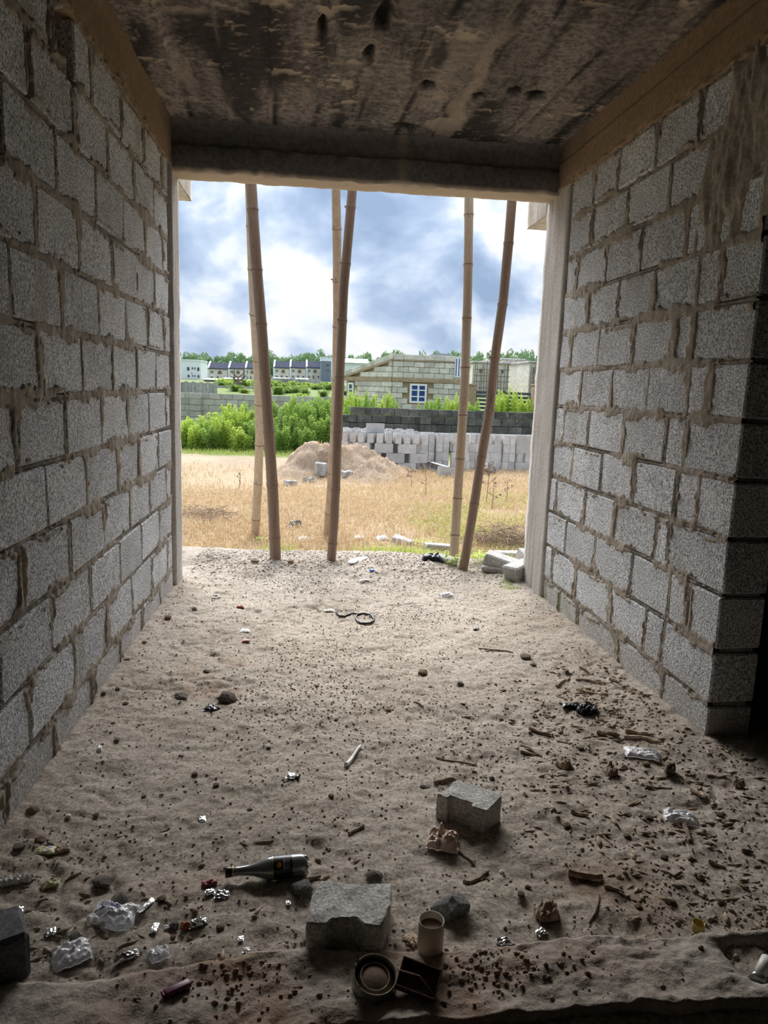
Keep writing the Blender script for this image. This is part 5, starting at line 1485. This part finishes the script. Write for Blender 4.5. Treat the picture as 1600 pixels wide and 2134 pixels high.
for i, (px, py, w_) in enumerate(((39, 1768, 24), (70, 1690, 28), (85, 1752, 22), (156, 1954, 22), (459, 1933, 18), (337, 1875, 20), (1111, 1387, 13), (406, 1614, 14), (450, 1637, 13), (1025, 1623, 12), (999, 1553, 11), (809, 1482, 14), (959, 1426, 14),
                                 (532, 1172, 18), (605, 1172, 16), (781, 1830, 34), (265, 1376, 12), (216, 1447, 12), (245, 1436, 10), (262, 1468, 12), (236, 1508, 9), (362, 1932, 20), (360, 1954, 14), (1300, 1600, 14), (1085, 1865, 16), (1100, 1850, 14), (1290, 1830, 15), (1383, 1788, 16), (1345, 1594, 18), (1180, 1722, 18), (1352, 1705, 15), (1306, 1743, 16), (350, 1290, 14), (405, 1270, 12), (300, 1340, 12), (244, 1545, 12), (430, 1400, 12), (660, 1430, 9), (700, 1500, 9), (560, 1560, 10), (1050, 1440, 10), (1180, 1400, 11), (880, 1640, 12), (1044, 1500, 10), (690, 1660, 12), (520, 1690, 12), (300, 1660, 12), (200, 1700, 13), (1210, 1560, 13), (1110, 1640, 14), (1460, 1830, 16), (1500, 1700, 16), (1400, 1880, 16), (1330, 1890, 15), (1500, 1880, 15))):
    rock(px, py, w_, 'small brown clod of earth on the floor' if i % 3 else 'small dark stone on the floor', 'clod' if i % 3 else 'stone', 'clod', i, hgt=0.65, group='small clods on the floor')
rock(890, 1639, 15, 'small pale pebble by the notched half block', 'rubble_block', 'pebble', 2, hgt=0.45)
rock(142, 1703, 12, 'small round white pebble near the wall', 'white_plastic', 'pebble', 4, hgt=0.9)
rock(1045, 1819, 11, 'tiny white chip beside a straight stick', 'white_plastic', 'chip', 5, hgt=0.9)

# ---- sticks, bark and splinters
for k, (a, b_, w_, lab) in enumerate((
        ((957, 1776), (988, 1803), 6, 'short dark stick poking from under the brown wrapper'), ((967, 1843), (1017, 1819), 9, 'straight grey stick beside the tiny white chip'),
        ((727, 1740), (758, 1722), 7, 'short pale stick on the smooth earth behind the bottle'), ((905, 1634), (946, 1625), 8, 'pale stick just behind the notched half block'),
        ((1103, 1521), (1146, 1533), 8, 'grey-brown stick with a clod at its end'), ((1302, 1526), (1350, 1531), 9, 'upper of three stacked sticks before the pier'), ((1300, 1540), (1377, 1550), 9, 'long lower stick of the three before the pier'),
        ((1244, 1529), (1290, 1537), 10, 'dark splintered stick beside the three stacked ones'), ((1191, 1692), (1225, 1702), 9, 'smooth grey stick among wood chips'), ((1184, 1824), (1255, 1832), 18, 'thick dark piece of wood lying in the chips'),
        ((1259, 1850), (1300, 1863), 8, 'weathered stick below the thick dark wood'), ((1246, 1866), (1227, 1925), 7, 'split stick pointing at the sill'), ((1476, 1796), (1510, 1810), 8, 'dark splinter in the dim corner'),
        ((1426, 1722), (1437, 1756), 11, 'pale flat splinter under the crumpled film'), ((1545, 1775), (1568, 1780), 9, 'short dark twig end near the side doorway'), ((1440, 1648), (1460, 1662), 9, 'bark strip on the dim floor past the pier'),
        ((997, 1353), (1069, 1361), 4, 'thin twig near the dark stones by the wall'), ((909, 1580), (994, 1597), 4, 'thin long twig on bare earth'), ((862, 1464), (881, 1474), 5, 'tiny twig beside a clod'),
        ((1199, 1418), (1262, 1424), 5, 'thin grey twig by the foot of the wall'), ((1206, 1442), (1262, 1448), 6, 'dark twig by the foot of the wall'), ((1160, 1432), (1186, 1414), 6, 'forked twig near the black plastic'), ((1208, 1392), (1236, 1406), 6, 'short stub near the wall foot'), ((1270, 1418), (1290, 1424), 8, 'dark bark chip by the wall foot'),
        ((1085, 1568), (1120, 1575), 6, 'crooked twig on the open floor'), ((1092, 1556), (1128, 1578), 6, 'dark chip crossing a crooked twig'), ((640, 1838), (668, 1829), 10, 'dry stalk lying under the base of the bottle'), ((1250, 1740), (1275, 1762), 5, 'curved pale stalk in the chips'), ((1345, 1640), (1400, 1645), 6, 'pale reed on the dim floor'), ((1160, 1545), (1192, 1550), 4, 'straw-thin twig near the stick with a clod'))):
    stick(a, b_, w_, lab)
stick((721, 1597), (751, 1558), 10, 'white rolled paper stub lying on bare earth', 'white_plastic', 'paper_roll', 0.02, group=None, cat='paper roll')
for k, (px, py, w_, lab) in enumerate(((1139, 1912, 52, 'curled piece of grey bark above a pale foil scrap'), (1540, 1640, 24, 'dark rounded bark piece by the foot of the pier'), (1395, 1612, 30, 'brown clump of dried bark beyond the clear film'), (1272, 1612, 34, 'knotted clump of bark and earth before the film'), (1175, 1600, 34, 'dark clump of matted bark on the floor'))):
    pillow(px, py, w_, w_ * 0.6, w_ * 0.5, lab, 'dry_wood', 'bark_piece', 30 + k, 0.5 * k, 'bark', 'bark pieces on the floor', 14, 1.8)

# ---- bottle
def bottle():
    A = fl(472, 1836); B = fl(640, 1822)
    d = (B - A); L = d.length; d.normalize()
    rb = 0.0335 * L / 0.245
    root = empty('plastic_bottle', (A.x, A.y, gz((A.x + B.x) / 2, A.y) + rb + 0.003), math.atan2(d.y, d.x))
    tag(root, 'grey plastic bottle with a black label lying behind the half block', 'bottle')
    s = L / 0.245
    def rl(prof, name, m, n=28, cap=True, par=root):
        b = MB().lathe([(r * s, z * s) for r, z in prof], n, cap); b.v = [(z, x, y) for x, y, z in b.v]
        return b.build(name, MT[m], par, smooth=True)
    rl([(.0125, .0), (.0125, .024), (.0135, .026), (.0135, .030), (.0130, .034), (.0150, .060), (.0180, .080), (.0260, .105), (.0315, .122), (.0335, .138), (.0335, .222), (.0325, .232), (.029, .241), (.020, .2445), (.008, .240)], 'body', 'silver_pet')
    rl([(.0145, -.004), (.0152, -.003), (.0152, .014), (.0145, .015)], 'cap', 'black_plastic', 24)
    rl([(.0150, .0165), (.0158, .0175), (.0158, .0200), (.0150, .0210)], 'gold_ring', 'gold', 24)
    lb = rl([(.0339, .135), (.0341, .136), (.0341, .196), (.0339, .197)], 'label', 'label_dark', 40, False)
    rl([(.0342, .1365), (.03445, .137), (.03445, .1385), (.0342, .139)], 'label_edge', 'gold', 40, False, lb)
    # print on the side facing up and out: an orange disc, white lines of lettering
    def wrap(x, a, rr=.0346): return (x * s, math.sin(a) * rr * s * -1.0, math.cos(a) * rr * s)
    a0 = 0.75
    b = MB(); n = 20
    b.add([wrap(.157, a0)] + [wrap(.157 + .0075 * math.cos(6.283 * k / n), a0 + .23 * math.sin(6.283 * k / n)) for k in range(n)], [(0, 1 + k, 1 + (k + 1) % n) for k in range(n)])
    b.build('emblem', MT['orange_ink'], lb)
    r_ = random.Random(4)
    for row in range(4):
        b = MB(); a = a0 - .42
        x = .169 + row * .0055; hgt_ = .0034 if row == 0 else .0018
        while a < a0 + .42:
            da_ = r_.uniform(.025, .07)
            b.add([wrap(x, a, .0347), wrap(x + hgt_, a, .0347), wrap(x + hgt_, a + da_, .0347), wrap(x, a + da_, .0347)], [(0, 1, 2, 3)])
            a += da_ + r_.uniform(.015, .04)
        b.build('lettering', MT['white_ink'], lb)
    # petal foot
    for k in range(5):
        a = 6.283 * k / 5 + 0.3
        p = Vector((.232 * s, math.cos(a) * .019 * s, math.sin(a) * .019 * s))
        MB().tube([p, p + Vector((.009 * s, math.cos(a) * .003, math.sin(a) * .003)), p + Vector((.0145 * s, 0, 0))], [.0115 * s, .011 * s, .004 * s], 10).build('foot_lobe', MT['silver_pet'], root, smooth=True)
bottle()

# ---- plastic cup cut from a bottle, with a tan flap
q = at(896, 1974, 0.02); q.z = gz(q.x, q.y) - 0.002
k_ = ppm(q); r0 = 27 / k_; hc = 0.095
root = tag(empty('plastic_cup', q), 'cloudy cut-off plastic tube standing upright on the floor', 'cup')
MB().lathe([(r0 * .92, 0), (r0 * .98, .004), (r0, hc * .5), (r0 * 1.0, hc * .98), (r0 * .97, hc), (r0 * .92, hc * .98), (r0 * .90, hc * .5), (r0 * .86, .008), (r0 * .1, .007)], 28).build('wall', MT['cup_plastic'], root, smooth=True)
MB().lathe([(r0 * .88, hc * .78), (r0 * .5, hc * .80), (r0 * .05, hc * .79)], 24).build('dirt_fill', MT['jar_mud'], root)
pillow(858, 1962, 30, 30, 7, 'tan plastic flap leaning on the cloudy tube', 'card_tan', 'plastic_flap', 77, 0.6, 'plastic scrap')

# ---- broken glass jar and rusty tin on the sill
q = at(779, 2046, 0.035); k_ = ppm(q); rj = 46 / k_
root = tag(empty('glass_jar', q + Vector((0, 0.0, -0.004))), 'muddy glass jar base with earth inside, bedded in the sill', 'jar')
root.rotation_euler = (0.22, 0.05, 0.1)
MB().lathe([(rj * .80, -.035), (rj * .97, -.028), (rj, -.01), (rj, .030), (rj * .98, .034), (rj * .93, .032), (rj * .92, -.01), (rj * .80, -.022), (rj * .1, -.022)], 32).build('wall', MT['jar_lip'], root, smooth=True)
b = MB(); n = 18
pr = [(rj * .91, .020), (rj * .78, .017), (rj * .60, .021), (rj * .35, .026), (rj * .05, .028)]
MB().lathe(pr, 28).build('mud_fill', MT['jar_mud'], root, smooth=True)
MB().lathe([(rj * .66, .022), (rj * .69, .0245), (rj * .66, .027), (rj * .62, .0245)], 28, False).build('base_ring', MT['jar_lip'], root, smooth=True)
for k in range(5):
    a = 2.2 + k * .35
    MB().add([(math.cos(a) * rj * .98, math.sin(a) * rj * .98, .030), (math.cos(a + .3) * rj * .98, math.sin(a + .3) * rj * .98, .030), (math.cos(a + .14) * rj * 1.03, math.sin(a + .14) * rj * 1.03, .030 + .014 + .006 * (k % 2)), (math.cos(a + .14) * rj * .93, math.sin(a + .14) * rj * .93, .03)], [(0, 1, 2), (1, 3, 2), (3, 0, 2), (0, 3, 1)]).build('glass_shard', MT['jar_lip'], root)
q = at(872, 2050, 0.035); k_ = ppm(q); wt = 84 / k_
root = tag(empty('rusty_tin', q + Vector((0, 0, 0.005)), -0.35), 'open rusty tin box lying crushed beside the muddy jar', 'tin')
root.rotation_euler = (0.35, 0.12, -0.40)
t_ = 0.003; dx_, dy_, hz__ = wt / 2, wt * .36, .032
MB().box(-dx_, dx_, -dy_, dy_, 0, t_).build('floor_plate', MT['rust'], root)
for (x0, x1, y0, y1, nm) in ((-dx_, dx_, -dy_, -dy_ + t_, 'side'), (-dx_, dx_, dy_ - t_, dy_, 'side'), (-dx_, -dx_ + t_, -dy_, dy_, 'end'), (dx_ - t_, dx_, -dy_, dy_, 'end')):
    b = MB().box(x0, x1, y0, y1, 0, hz__)
    b.v = [(x + (0.006 * math.sin(90 * y) if z > 0 else 0), y + (0.006 * math.sin(70 * x + 1) if z > 0 else 0), z * (1 + .15 * math.sin(50 * x))) for x, y, z in b.v]
    b.build(nm, MT['rust'], root)
MB().tube([(-dx_, -dy_ * .2, hz__), (0, 0, hz__ * .8), (dx_ * .9, -dy_ * .7, hz__ * .5)], .004, 6).build('torn_strip', MT['rust'], root)
# ---- purple lighter
A = at(337, 2086, 0.02); B = at(397, 2058, 0.02); d = B - A
za = max(gz(A.x, A.y), float(sill_h(np.array([(A.x + B.x) / 2]), np.array([(A.y + B.y) / 2]))[0])) + 0.008
root = tag(empty('lighter', (A.x, A.y, za), math.atan2(d.y, d.x)), 'dirty purple plastic lighter body lying on the earth', 'lighter')
L_ = d.length
MB().box(0.006, L_, -.011, .011, -.007, .007).build('body', MT['purple_plastic'], root, bevel=.004, seg=2, smooth=True)
MB().box(0, .007, -.0095, .0095, -.006, .006).build('end_cap', MT['purple_plastic'], root, bevel=.002)
# ---- mustard cap ring, white bottle neck
q = fl(1454, 1938); k_ = ppm(q); r0 = 13 / k_
put(MB().lathe([(r0 * .92, 0), (r0, .001), (r0, .022), (r0 * .95, .024), (r0 * .86, .022), (r0 * .86, .002)], 24, False).build('cap_ring', MT['mustard'], None, loc=q, smooth=True), 'mustard-yellow plastic bottle cap ring at the edge of the sill', 'cap')
q = at(1596, 1990, 0.05); k_ = ppm(q)
root = tag(empty('bottle_neck', q + Vector((0.0, 0, -.03)), 0.9), 'white bottle neck with a grey collar lying at the side doorway', 'bottle'); root.rotation_euler = (0.2, 1.35, 0.9)
MB().lathe([(.015, -.05), (.016, 0), (.016, .02)], 20).build('neck', MT['white_plastic'], root, smooth=True)
MB().lathe([(.018, -.062), (.0205, -.060), (.0205, -.045), (.018, -.043)], 20).build('collar', MT['silver_pet'], root, smooth=True)

# ---- bags, wrappers, foil
pillow(236, 1915, 98, 58, 26, 'clear water sachet printed in violet beside two stones', 'clear_film', 'water_sachet', 41, -0.12, prints=[('JOL', 0.02, 0.30, 0.30, 'violet_ink', 0.0), ('HN', -0.38, -0.08, 0.26, 'navy_ink', 0.0), ('SAC', 0.05, -0.10, 0.13, 'navy_ink', 0.0)])
pillow(150, 1995, 76, 52, 24, 'empty ribbed clear sachet half tucked behind the sill', 'milky_film', 'water_sachet', 42, 0.5, n=22)
pillow(332, 1994, 44, 30, 16, 'small torn corner of clear sachet by the long foil strip', 'clear_film', 'water_sachet', 43, 0.4, n=18)
pillow(1337, 1574, 70, 34, 12, 'crumpled white clear film on the sticks before the pier', 'milky_film', 'film_bag', 44, -0.35)
pillow(1416, 1708, 66, 36, 16, 'crumpled clear film with wood splinters poking out', 'milky_film', 'film_bag', 45, -0.3)
pillow(924, 1758, 66, 50, 30, 'crumpled pale brown wrapper with printed code by the notched block', 'brown_film', 'snack_wrapper', 46, -0.35, 'wrapper', prints=[('V26DOC', 0.05, -0.25, 0.22, 'brown_ink', -0.3)])
pillow(95, 1777, 42, 22, 8, 'pale yellow packet with a blue stripe near the wall', 'wrapper_yellow', 'packet', 47, 0.0, 'packet', crump=0.4, prints=[('I', 0.25, 0.0, 1.4, 'violet_ink', 0.0)])
pillow(130, 1775, 30, 16, 10, 'folded brown card touching the yellow packet', 'card_tan', 'card_scrap', 48, 0.5, 'card')
pillow(20, 1842, 44, 18, 14, 'crumpled whitish tissue at the foot of the wall', 'white_plastic', 'tissue', 49, 0.2, 'tissue', crump=1.5)
pillow(54, 1836, 28, 16, 12, 'smaller crumpled tissue next to a longer one', 'white_plastic', 'tissue', 50, -0.2, 'tissue', crump=1.5)
pillow(105, 1848, 38, 16, 10, 'curled yellow and white wrapper strip near the tissues', 'wrapper_yellow', 'wrapper_strip', 51, 0.4, 'wrapper')
pillow(437, 1845, 32, 14, 8, 'faded red plastic scrap near the bottle cap', 'wrapper_red', 'plastic_scrap', 52, 0.3, 'plastic scrap')
pillow(386, 1935, 22, 14, 10, 'orange scrap beside a bent grey card', 'orange_litter', 'plastic_scrap', 53, 0.0, 'plastic scrap')
pillow(414, 1928, 38, 16, 10, 'bent grey foil card beside the orange scrap', 'foil', 'foil_card', 54, 0.2, 'foil scrap')
for k, (px, py, w_, d_, rz, lab) in enumerate(((305, 1890, 12, 36, -.5, 'bent silver foil strip past the printed sachet'), (322, 1938, 14, 22, -.1, 'short upright foil strip below the bent one'), (106, 1945, 20, 20, .3, 'shiny foil ball near the dark block fragment'), (34, 1903, 28, 14, .3, 'small foil twist at the foot of the wall'), (463, 1868, 30, 16, -.2, 'crushed silver foil below the bottle neck'), (438, 1862, 18, 12, .4, 'smaller foil flake next to the crushed one'), (262, 1998, 56, 12, .45, 'long crinkled foil strip next to the sill'),
                                          (421, 1710, 14, 14, .2, 'tiny bright foil flake on bare earth'), (607, 1620, 20, 14, -.3, 'crumpled foil touching a black cap'), (1127, 1946, 24, 14, .5, 'foil scrap below the curled bark'), (1049, 1966, 30, 14, .1, 'flattened foil just behind the sill'), (601, 1885, 10, 8, 0, 'tiny foil chip before the grey stone'), (513, 1984, 14, 10, 0, 'tiny foil crumb by the sill'), (350, 1934, 14, 7, 0.2, 'little foil flake near the orange scrap'), (502, 1960, 11, 9, 0.2, 'small pale foil crumb left of nothing else'))):
    foil(px, py, w_, d_, lab.replace(' left of nothing else', ' between clods and the sill'), 60 + k, rz)
pillow(208, 1563, 9, 18, 6, 'white curl of paper near the wall foot', 'white_plastic', 'paper_scrap', 80, 0.2, 'paper', n=10)
rock(619, 1621, 13, 'small black cap touching a foil scrap', 'black_plastic', 'plastic_disc', 3, hgt=0.7)
rock(992, 1312, 12, 'dark round cap alone on the far floor', 'black_plastic', 'plastic_disc', 6, hgt=0.5)
pillow(441, 1481, 26, 24, 10, 'shiny black plastic scrap in front of the grey-brown stone', 'black_plastic', 'plastic_scrap', 55, 0.9, 'plastic scrap', n=14)
pillow(1190, 1475, 38, 18, 9, 'flat black plastic bag scrap by the wall', 'black_plastic', 'plastic_scrap', 56, -.1, 'plastic scrap', n=16)
pillow(1225, 1485, 46, 24, 16, 'bunched black plastic next to a flatter scrap', 'black_plastic', 'plastic_scrap', 57, .3, 'plastic scrap', n=16, crump=1.8)
pillow(931, 1243, 28, 12, 8, 'crumpled white plastic near the pole feet', 'milky_film', 'plastic_scrap', 58, 0, 'plastic scrap', n=14)
pillow(686, 1275, 22, 7, 3, 'thin white plastic sliver beside the black strap', 'white_plastic', 'plastic_scrap', 59, 0, 'plastic scrap', n=10)
pillow(760, 1211, 22, 6, 3, 'flat white chip inside the opening', 'white_plastic', 'plastic_scrap', 81, .2, 'plastic scrap', n=10)
pillow(500, 1268, 16, 8, 5, 'white and red crumb on reddish grit', 'wrapper_red', 'plastic_scrap', 82, .2, 'plastic scrap', n=10)
pillow(512, 1338, 18, 8, 4, 'red plastic sliver on bare earth', 'wrapper_red', 'plastic_scrap', 83, .1, 'plastic scrap', n=10)
pillow(510, 1316, 20, 9, 4, 'bluish clear film shred above the red sliver', 'milky_film', 'plastic_scrap', 84, .1, 'plastic scrap', n=10)
pillow(775, 1191, 12, 7, 5, 'tiny blue plastic bit by the opening', 'blue_plastic', 'plastic_scrap', 85, .1, 'plastic scrap', n=10)
pillow(901, 1168, 46, 22, 16, 'dusty dark plastic sack bit beside the straw-coloured pole', 'black_plastic', 'plastic_scrap', 86, -.3, 'plastic scrap', n=14)
pillow(617, 1098, 30, 16, 14, 'dark crumpled plastic with a bluish lump in the straw', 'black_plastic', 'plastic_scrap', 87, .3, 'plastic scrap', n=14)
pillow(604, 1102, 13, 9, 8, 'pale blue plastic lump beside dark crumpled plastic', 'pale_roof', 'plastic_scrap', 88, .3, 'plastic scrap', n=10)
pillow(632, 1127, 24, 14, 9, 'white carrier bag scrap at the edge of the straw', 'milky_film', 'plastic_scrap', 89, .3, 'plastic scrap', n=14)
pillow(648, 1128, 20, 12, 8, 'dry brown leaf beside the white bag scrap', 'card_tan', 'dry_leaf', 90, .3, 'leaf', n=10)
pillow(795, 1125, 26, 14, 9, 'white film caught at the edge of the dry grass', 'milky_film', 'plastic_scrap', 91, .3, 'plastic scrap', n=14)
pillow(748, 1123, 24, 12, 7, 'shredded white film in the grit behind the poles', 'milky_film', 'plastic_scrap', 92, .3, 'plastic scrap', n=14)
# worn white shoe sole
A = fl(724, 1177); B = fl(767, 1162); d = B - A; L_ = d.length
out = []
for k in range(20):
    a = 6.283 * k / 20; x = math.cos(a); y = math.sin(a)
    out.append((L_ * (.5 + .5 * x), L_ * .17 * y * (1 - .28 * math.exp(-((x + .1) / .3) ** 2) + .12 * x)))
put(MB().prism(out, 0, .016).build('shoe_sole', MT['white_plastic'], None, bevel=.003, loc=A + Vector((0, 0, .006)), rot=(0.35, -0.05, math.atan2(d.y, d.x))), 'worn white shoe sole lying by the split brown pole', 'shoe sole')
# white ring and black strap
q = fl(447, 1243); k_ = ppm(q); R_ = 10 / k_
b = MB(); b.tube([(R_ * math.cos(6.283 * k / 24), R_ * math.sin(6.283 * k / 24), 0) for k in range(25)], R_ * .16, 8, False)
put(b.build('plastic_ring', MT['white_plastic'], None, loc=q + Vector((0, 0, .008)), smooth=True), 'white plastic ring lying flat near the wall end', 'ring')
pts = [fl(700 + 9 * k, 1280 + 5 * math.sin(k * 1.1) + k) for k in range(6)]
c = fl(760, 1291)
pts += [c + Vector((.06 * math.cos(a), .11 * math.sin(a), 0)) for a in np.linspace(2.6, 8.6, 16)]
org = pts[0].copy()
pp = [Vector((p.x, p.y, gz(p.x, p.y) + .008)) - org for p in pts]
put(MB().tube(pp, .007, 6).build('strap', MT['black_plastic'], None, loc=org, smooth=True), 'black looped strap lying across the far floor', 'strap')

# ---- rubble blocks at the edge of the yard
def rub(px, py, sx, sy, sz, rot, label):
    q = fl(px, py)
    o = link('rubble_block', chamfer_box(sx, sy, sz, .012, rnd, .008), MT['rubble_block'], None, q + Vector((0, 0, sz * .38)), rot)
    return put(o, label, 'block', 'rubble blocks by the end column')
rub(1046, 1186, .30, .15, .12, (.1, .25, -.5), 'broken grey block tipped towards the pile by the end column')
rub(1084, 1204, .24, .17, .14, (-.1, -.2, .5), 'chunky broken block lying beside the foot of the end column')
rub(1060, 1166, .32, .13, .10, (.0, .1, .3), 'pale block slab behind the tipped one')
rub(1096, 1176, .16, .13, .14, (.3, .2, .2), 'small pale block lump against the end column')
rub(1030, 1192, .22, .10, .05, (.0, .05, -.2), 'flat block chip below the tipped block')
rub(839, 1134, .24, .12, .08, (.1, .2, -.5), 'mossy block piece in the grass between the poles')
rub(915, 1152, .34, .14, .11, (.05, .1, .1), 'greenish block piece behind the straw-coloured pole')
rub(925, 1172, .22, .08, .06, (.1, .1, -.6), 'thin grey block strip at the foot of the straw-coloured pole')
# ---- green seedlings by the edge
def sprout(px, py, wpx, n, label, seed):
    g = np.random.default_rng(seed); q = fl(px, py); r = wpx / ppm(q) / 2
    a = g.random(n) * 6.283; rr = np.sqrt(g.random(n)) * r
    c = np.stack([rr * np.cos(a), rr * np.sin(a), 0.02 + 0.07 * g.random(n)], -1)
    d = g.normal(0, 1, (n, 3)); d[:, 2] = .3 * np.abs(d[:, 2]); d /= np.linalg.norm(d, axis=1)[:, None]
    e = np.cross(d, [0, 0, 1.0]); e /= np.linalg.norm(e, axis=1)[:, None] + 1e-6
    L = .028 * (0.6 + .8 * g.random(n))[:, None]
    P = np.stack([c, c + d * L * .5 + e * L * .35, c + d * L, c + d * L * .5 - e * L * .35], 1)
    root = tag(empty('seedling', q), label, 'plant')
    me = np_mesh('leaves', P.reshape(-1, 3), np.arange(n)[:, None] * 4 + np.array([0, 1, 2, 3]))
    attr(me, 'tint', np.repeat(np.clip(.6 + g.normal(0, .25, n), 0, 1), 4))
    link('leaves', me, MT['bright_leaves'], root)
    b = MB()
    for k in range(12): b.tube([(c[k, 0] * .6, c[k, 1] * .6, -.01), tuple(c[k])], [.002, .001], 4)
    b.build('stem', MT['stem_green'], root)
sprout(1005, 1172, 50, 150, 'bright green seedlings spreading by the rubble blocks', 1)
sprout(945, 1180, 36, 70, 'bright green seedlings at the foot of the straw-coloured pole', 2)
sprout(880, 1140, 40, 90, 'low green plants beside the mossy block piece', 3)
sprout(545, 1136, 26, 50, 'tuft of green sprouts at the feet of the paired poles', 4)
sprout(1075, 1207, 16, 20, 'tiny green sprout under the chunky broken block', 5)

# ---- uncountable crumbs: grit and chips of wood
def scatter(name, n, dens, smin, smax, m, label, cat, seed, long=1.0, x=(-0.9, 1.9), y=(1.5, 7.0), hf=None):
    g = np.random.default_rng(seed)
    X = x[0] + (x[1] - x[0]) * g.random(n * 4); Y = y[0] + (y[1] - y[0]) * g.random(n * 4)
    ok = (g.random(n * 4) < dens(X, Y)) & (X > XL(Y) + .04) & ((X < XR(Y) - .05) | (Y < 2.8) | (Y > 5.7))
    X = X[ok][:n]; Y = Y[ok][:n]; k = len(X)
    s = smin + (smax - smin) * g.random(k) ** 2.5
    a = g.random(k) * 6.283; ln = s * (1 + (long - 1) * g.random(k))
    base = np.array([[1, 0, 0], [-1, 0, 0], [0, 1, 0], [0, -1, 0], [0, 0, .7], [0, 0, -.5]])
    V = np.repeat(base[None], k, 0) * (0.75 + 0.5 * g.random((k, 6, 1)))
    V[..., 0] *= ln[:, None]; V[..., 1] *= s[:, None]; V[..., 2] *= s[:, None]
    ca, sa_ = np.cos(a)[:, None], np.sin(a)[:, None]
    R = np.stack([V[..., 0] * ca - V[..., 1] * sa_ + X[:, None], V[..., 0] * sa_ + V[..., 1] * ca + Y[:, None], V[..., 2] + ((hf or floor_h)(X, Y) + s * .25)[:, None]], -1)
    F = np.array([[0, 2, 4], [2, 1, 4], [1, 3, 4], [3, 0, 4], [2, 0, 5], [1, 2, 5], [3, 1, 5], [0, 3, 5]])
    me = np_mesh(name, R.reshape(-1, 3), None, (np.arange(k)[:, None, None] * 6 + F[None]).reshape(-1, 3))
    return tag(link(name, me, MT[m]), label, cat, kind='stuff')
d_all = lambda X, Y: 0.25 + 0.75 * sstep(fbm(X, Y, 1.8, 3, 801), -0.1, 0.5)
d_right = lambda X, Y: np.clip(sstep(X - 0.12 * (Y - 1.7), 0.55, 1.25) * (1 - sstep(Y, 3.2, 4.2)) * sstep(fbm(X, Y, 2.6, 3, 811), -0.25, 0.45) + 0.25 * (1 - sstep(Y, 1.9, 2.4)) * sstep(-X, -.4, .3), 0, 1)
d_edge = lambda X, Y: np.exp(-((Y - 6.1) / .55) ** 2) * (.4 + .6 * sstep(fbm(X, Y, 2.2, 3, 821), -.2, .4))
scatter('earth_grit', 16000, d_all, .0015, .0075, 'grit_earth', 'fine brown grit and crumbs strewn over the earth floor', 'grit', 1, y=(1.55, 6.6))
scatter('pale_grit', 5000, d_all, .0012, .005, 'grit_pale', 'fine pale grit strewn over the earth floor', 'grit', 2, y=(1.55, 6.6))
scatter('wood_chip_litter', 3200, d_right, .0022, .010, 'wood_chip', 'brown wood chips and bark crumbs littering the floor by the pier', 'wood chips', 3, 4.5, y=(1.62, 4.3))
scatter('edge_grit', 5000, d_edge, .002, .012, 'grit_pale', 'greyish grit along the outer edge of the made-up ground', 'grit', 4, x=(-1.2, 2.1), y=(5.3, 7.0))
earth('red_earth', (0.36, 0.25, 0.18), (0.24, 0.16, 0.115), 60.0, 150.0, 0.3, 0.0, coord='World')
d_sill = lambda X, Y: np.clip(0.9 * np.exp(-((X - 0.52) / 0.13) ** 2 - ((Y - 1.62) / 0.06) ** 2) + 0.7 * np.exp(-((X + 0.16) / 0.14) ** 2 - ((Y - 1.62) / 0.06) ** 2) + 0.06, 0, 1)
scatter('red_clods', 650, d_sill, .0018, .010, 'red_earth', 'reddish crumbs of earth lying on the broken sill', 'earth crumbs', 5, x=(-0.45, 1.1), y=(1.50, 1.68), hf=sill_h)
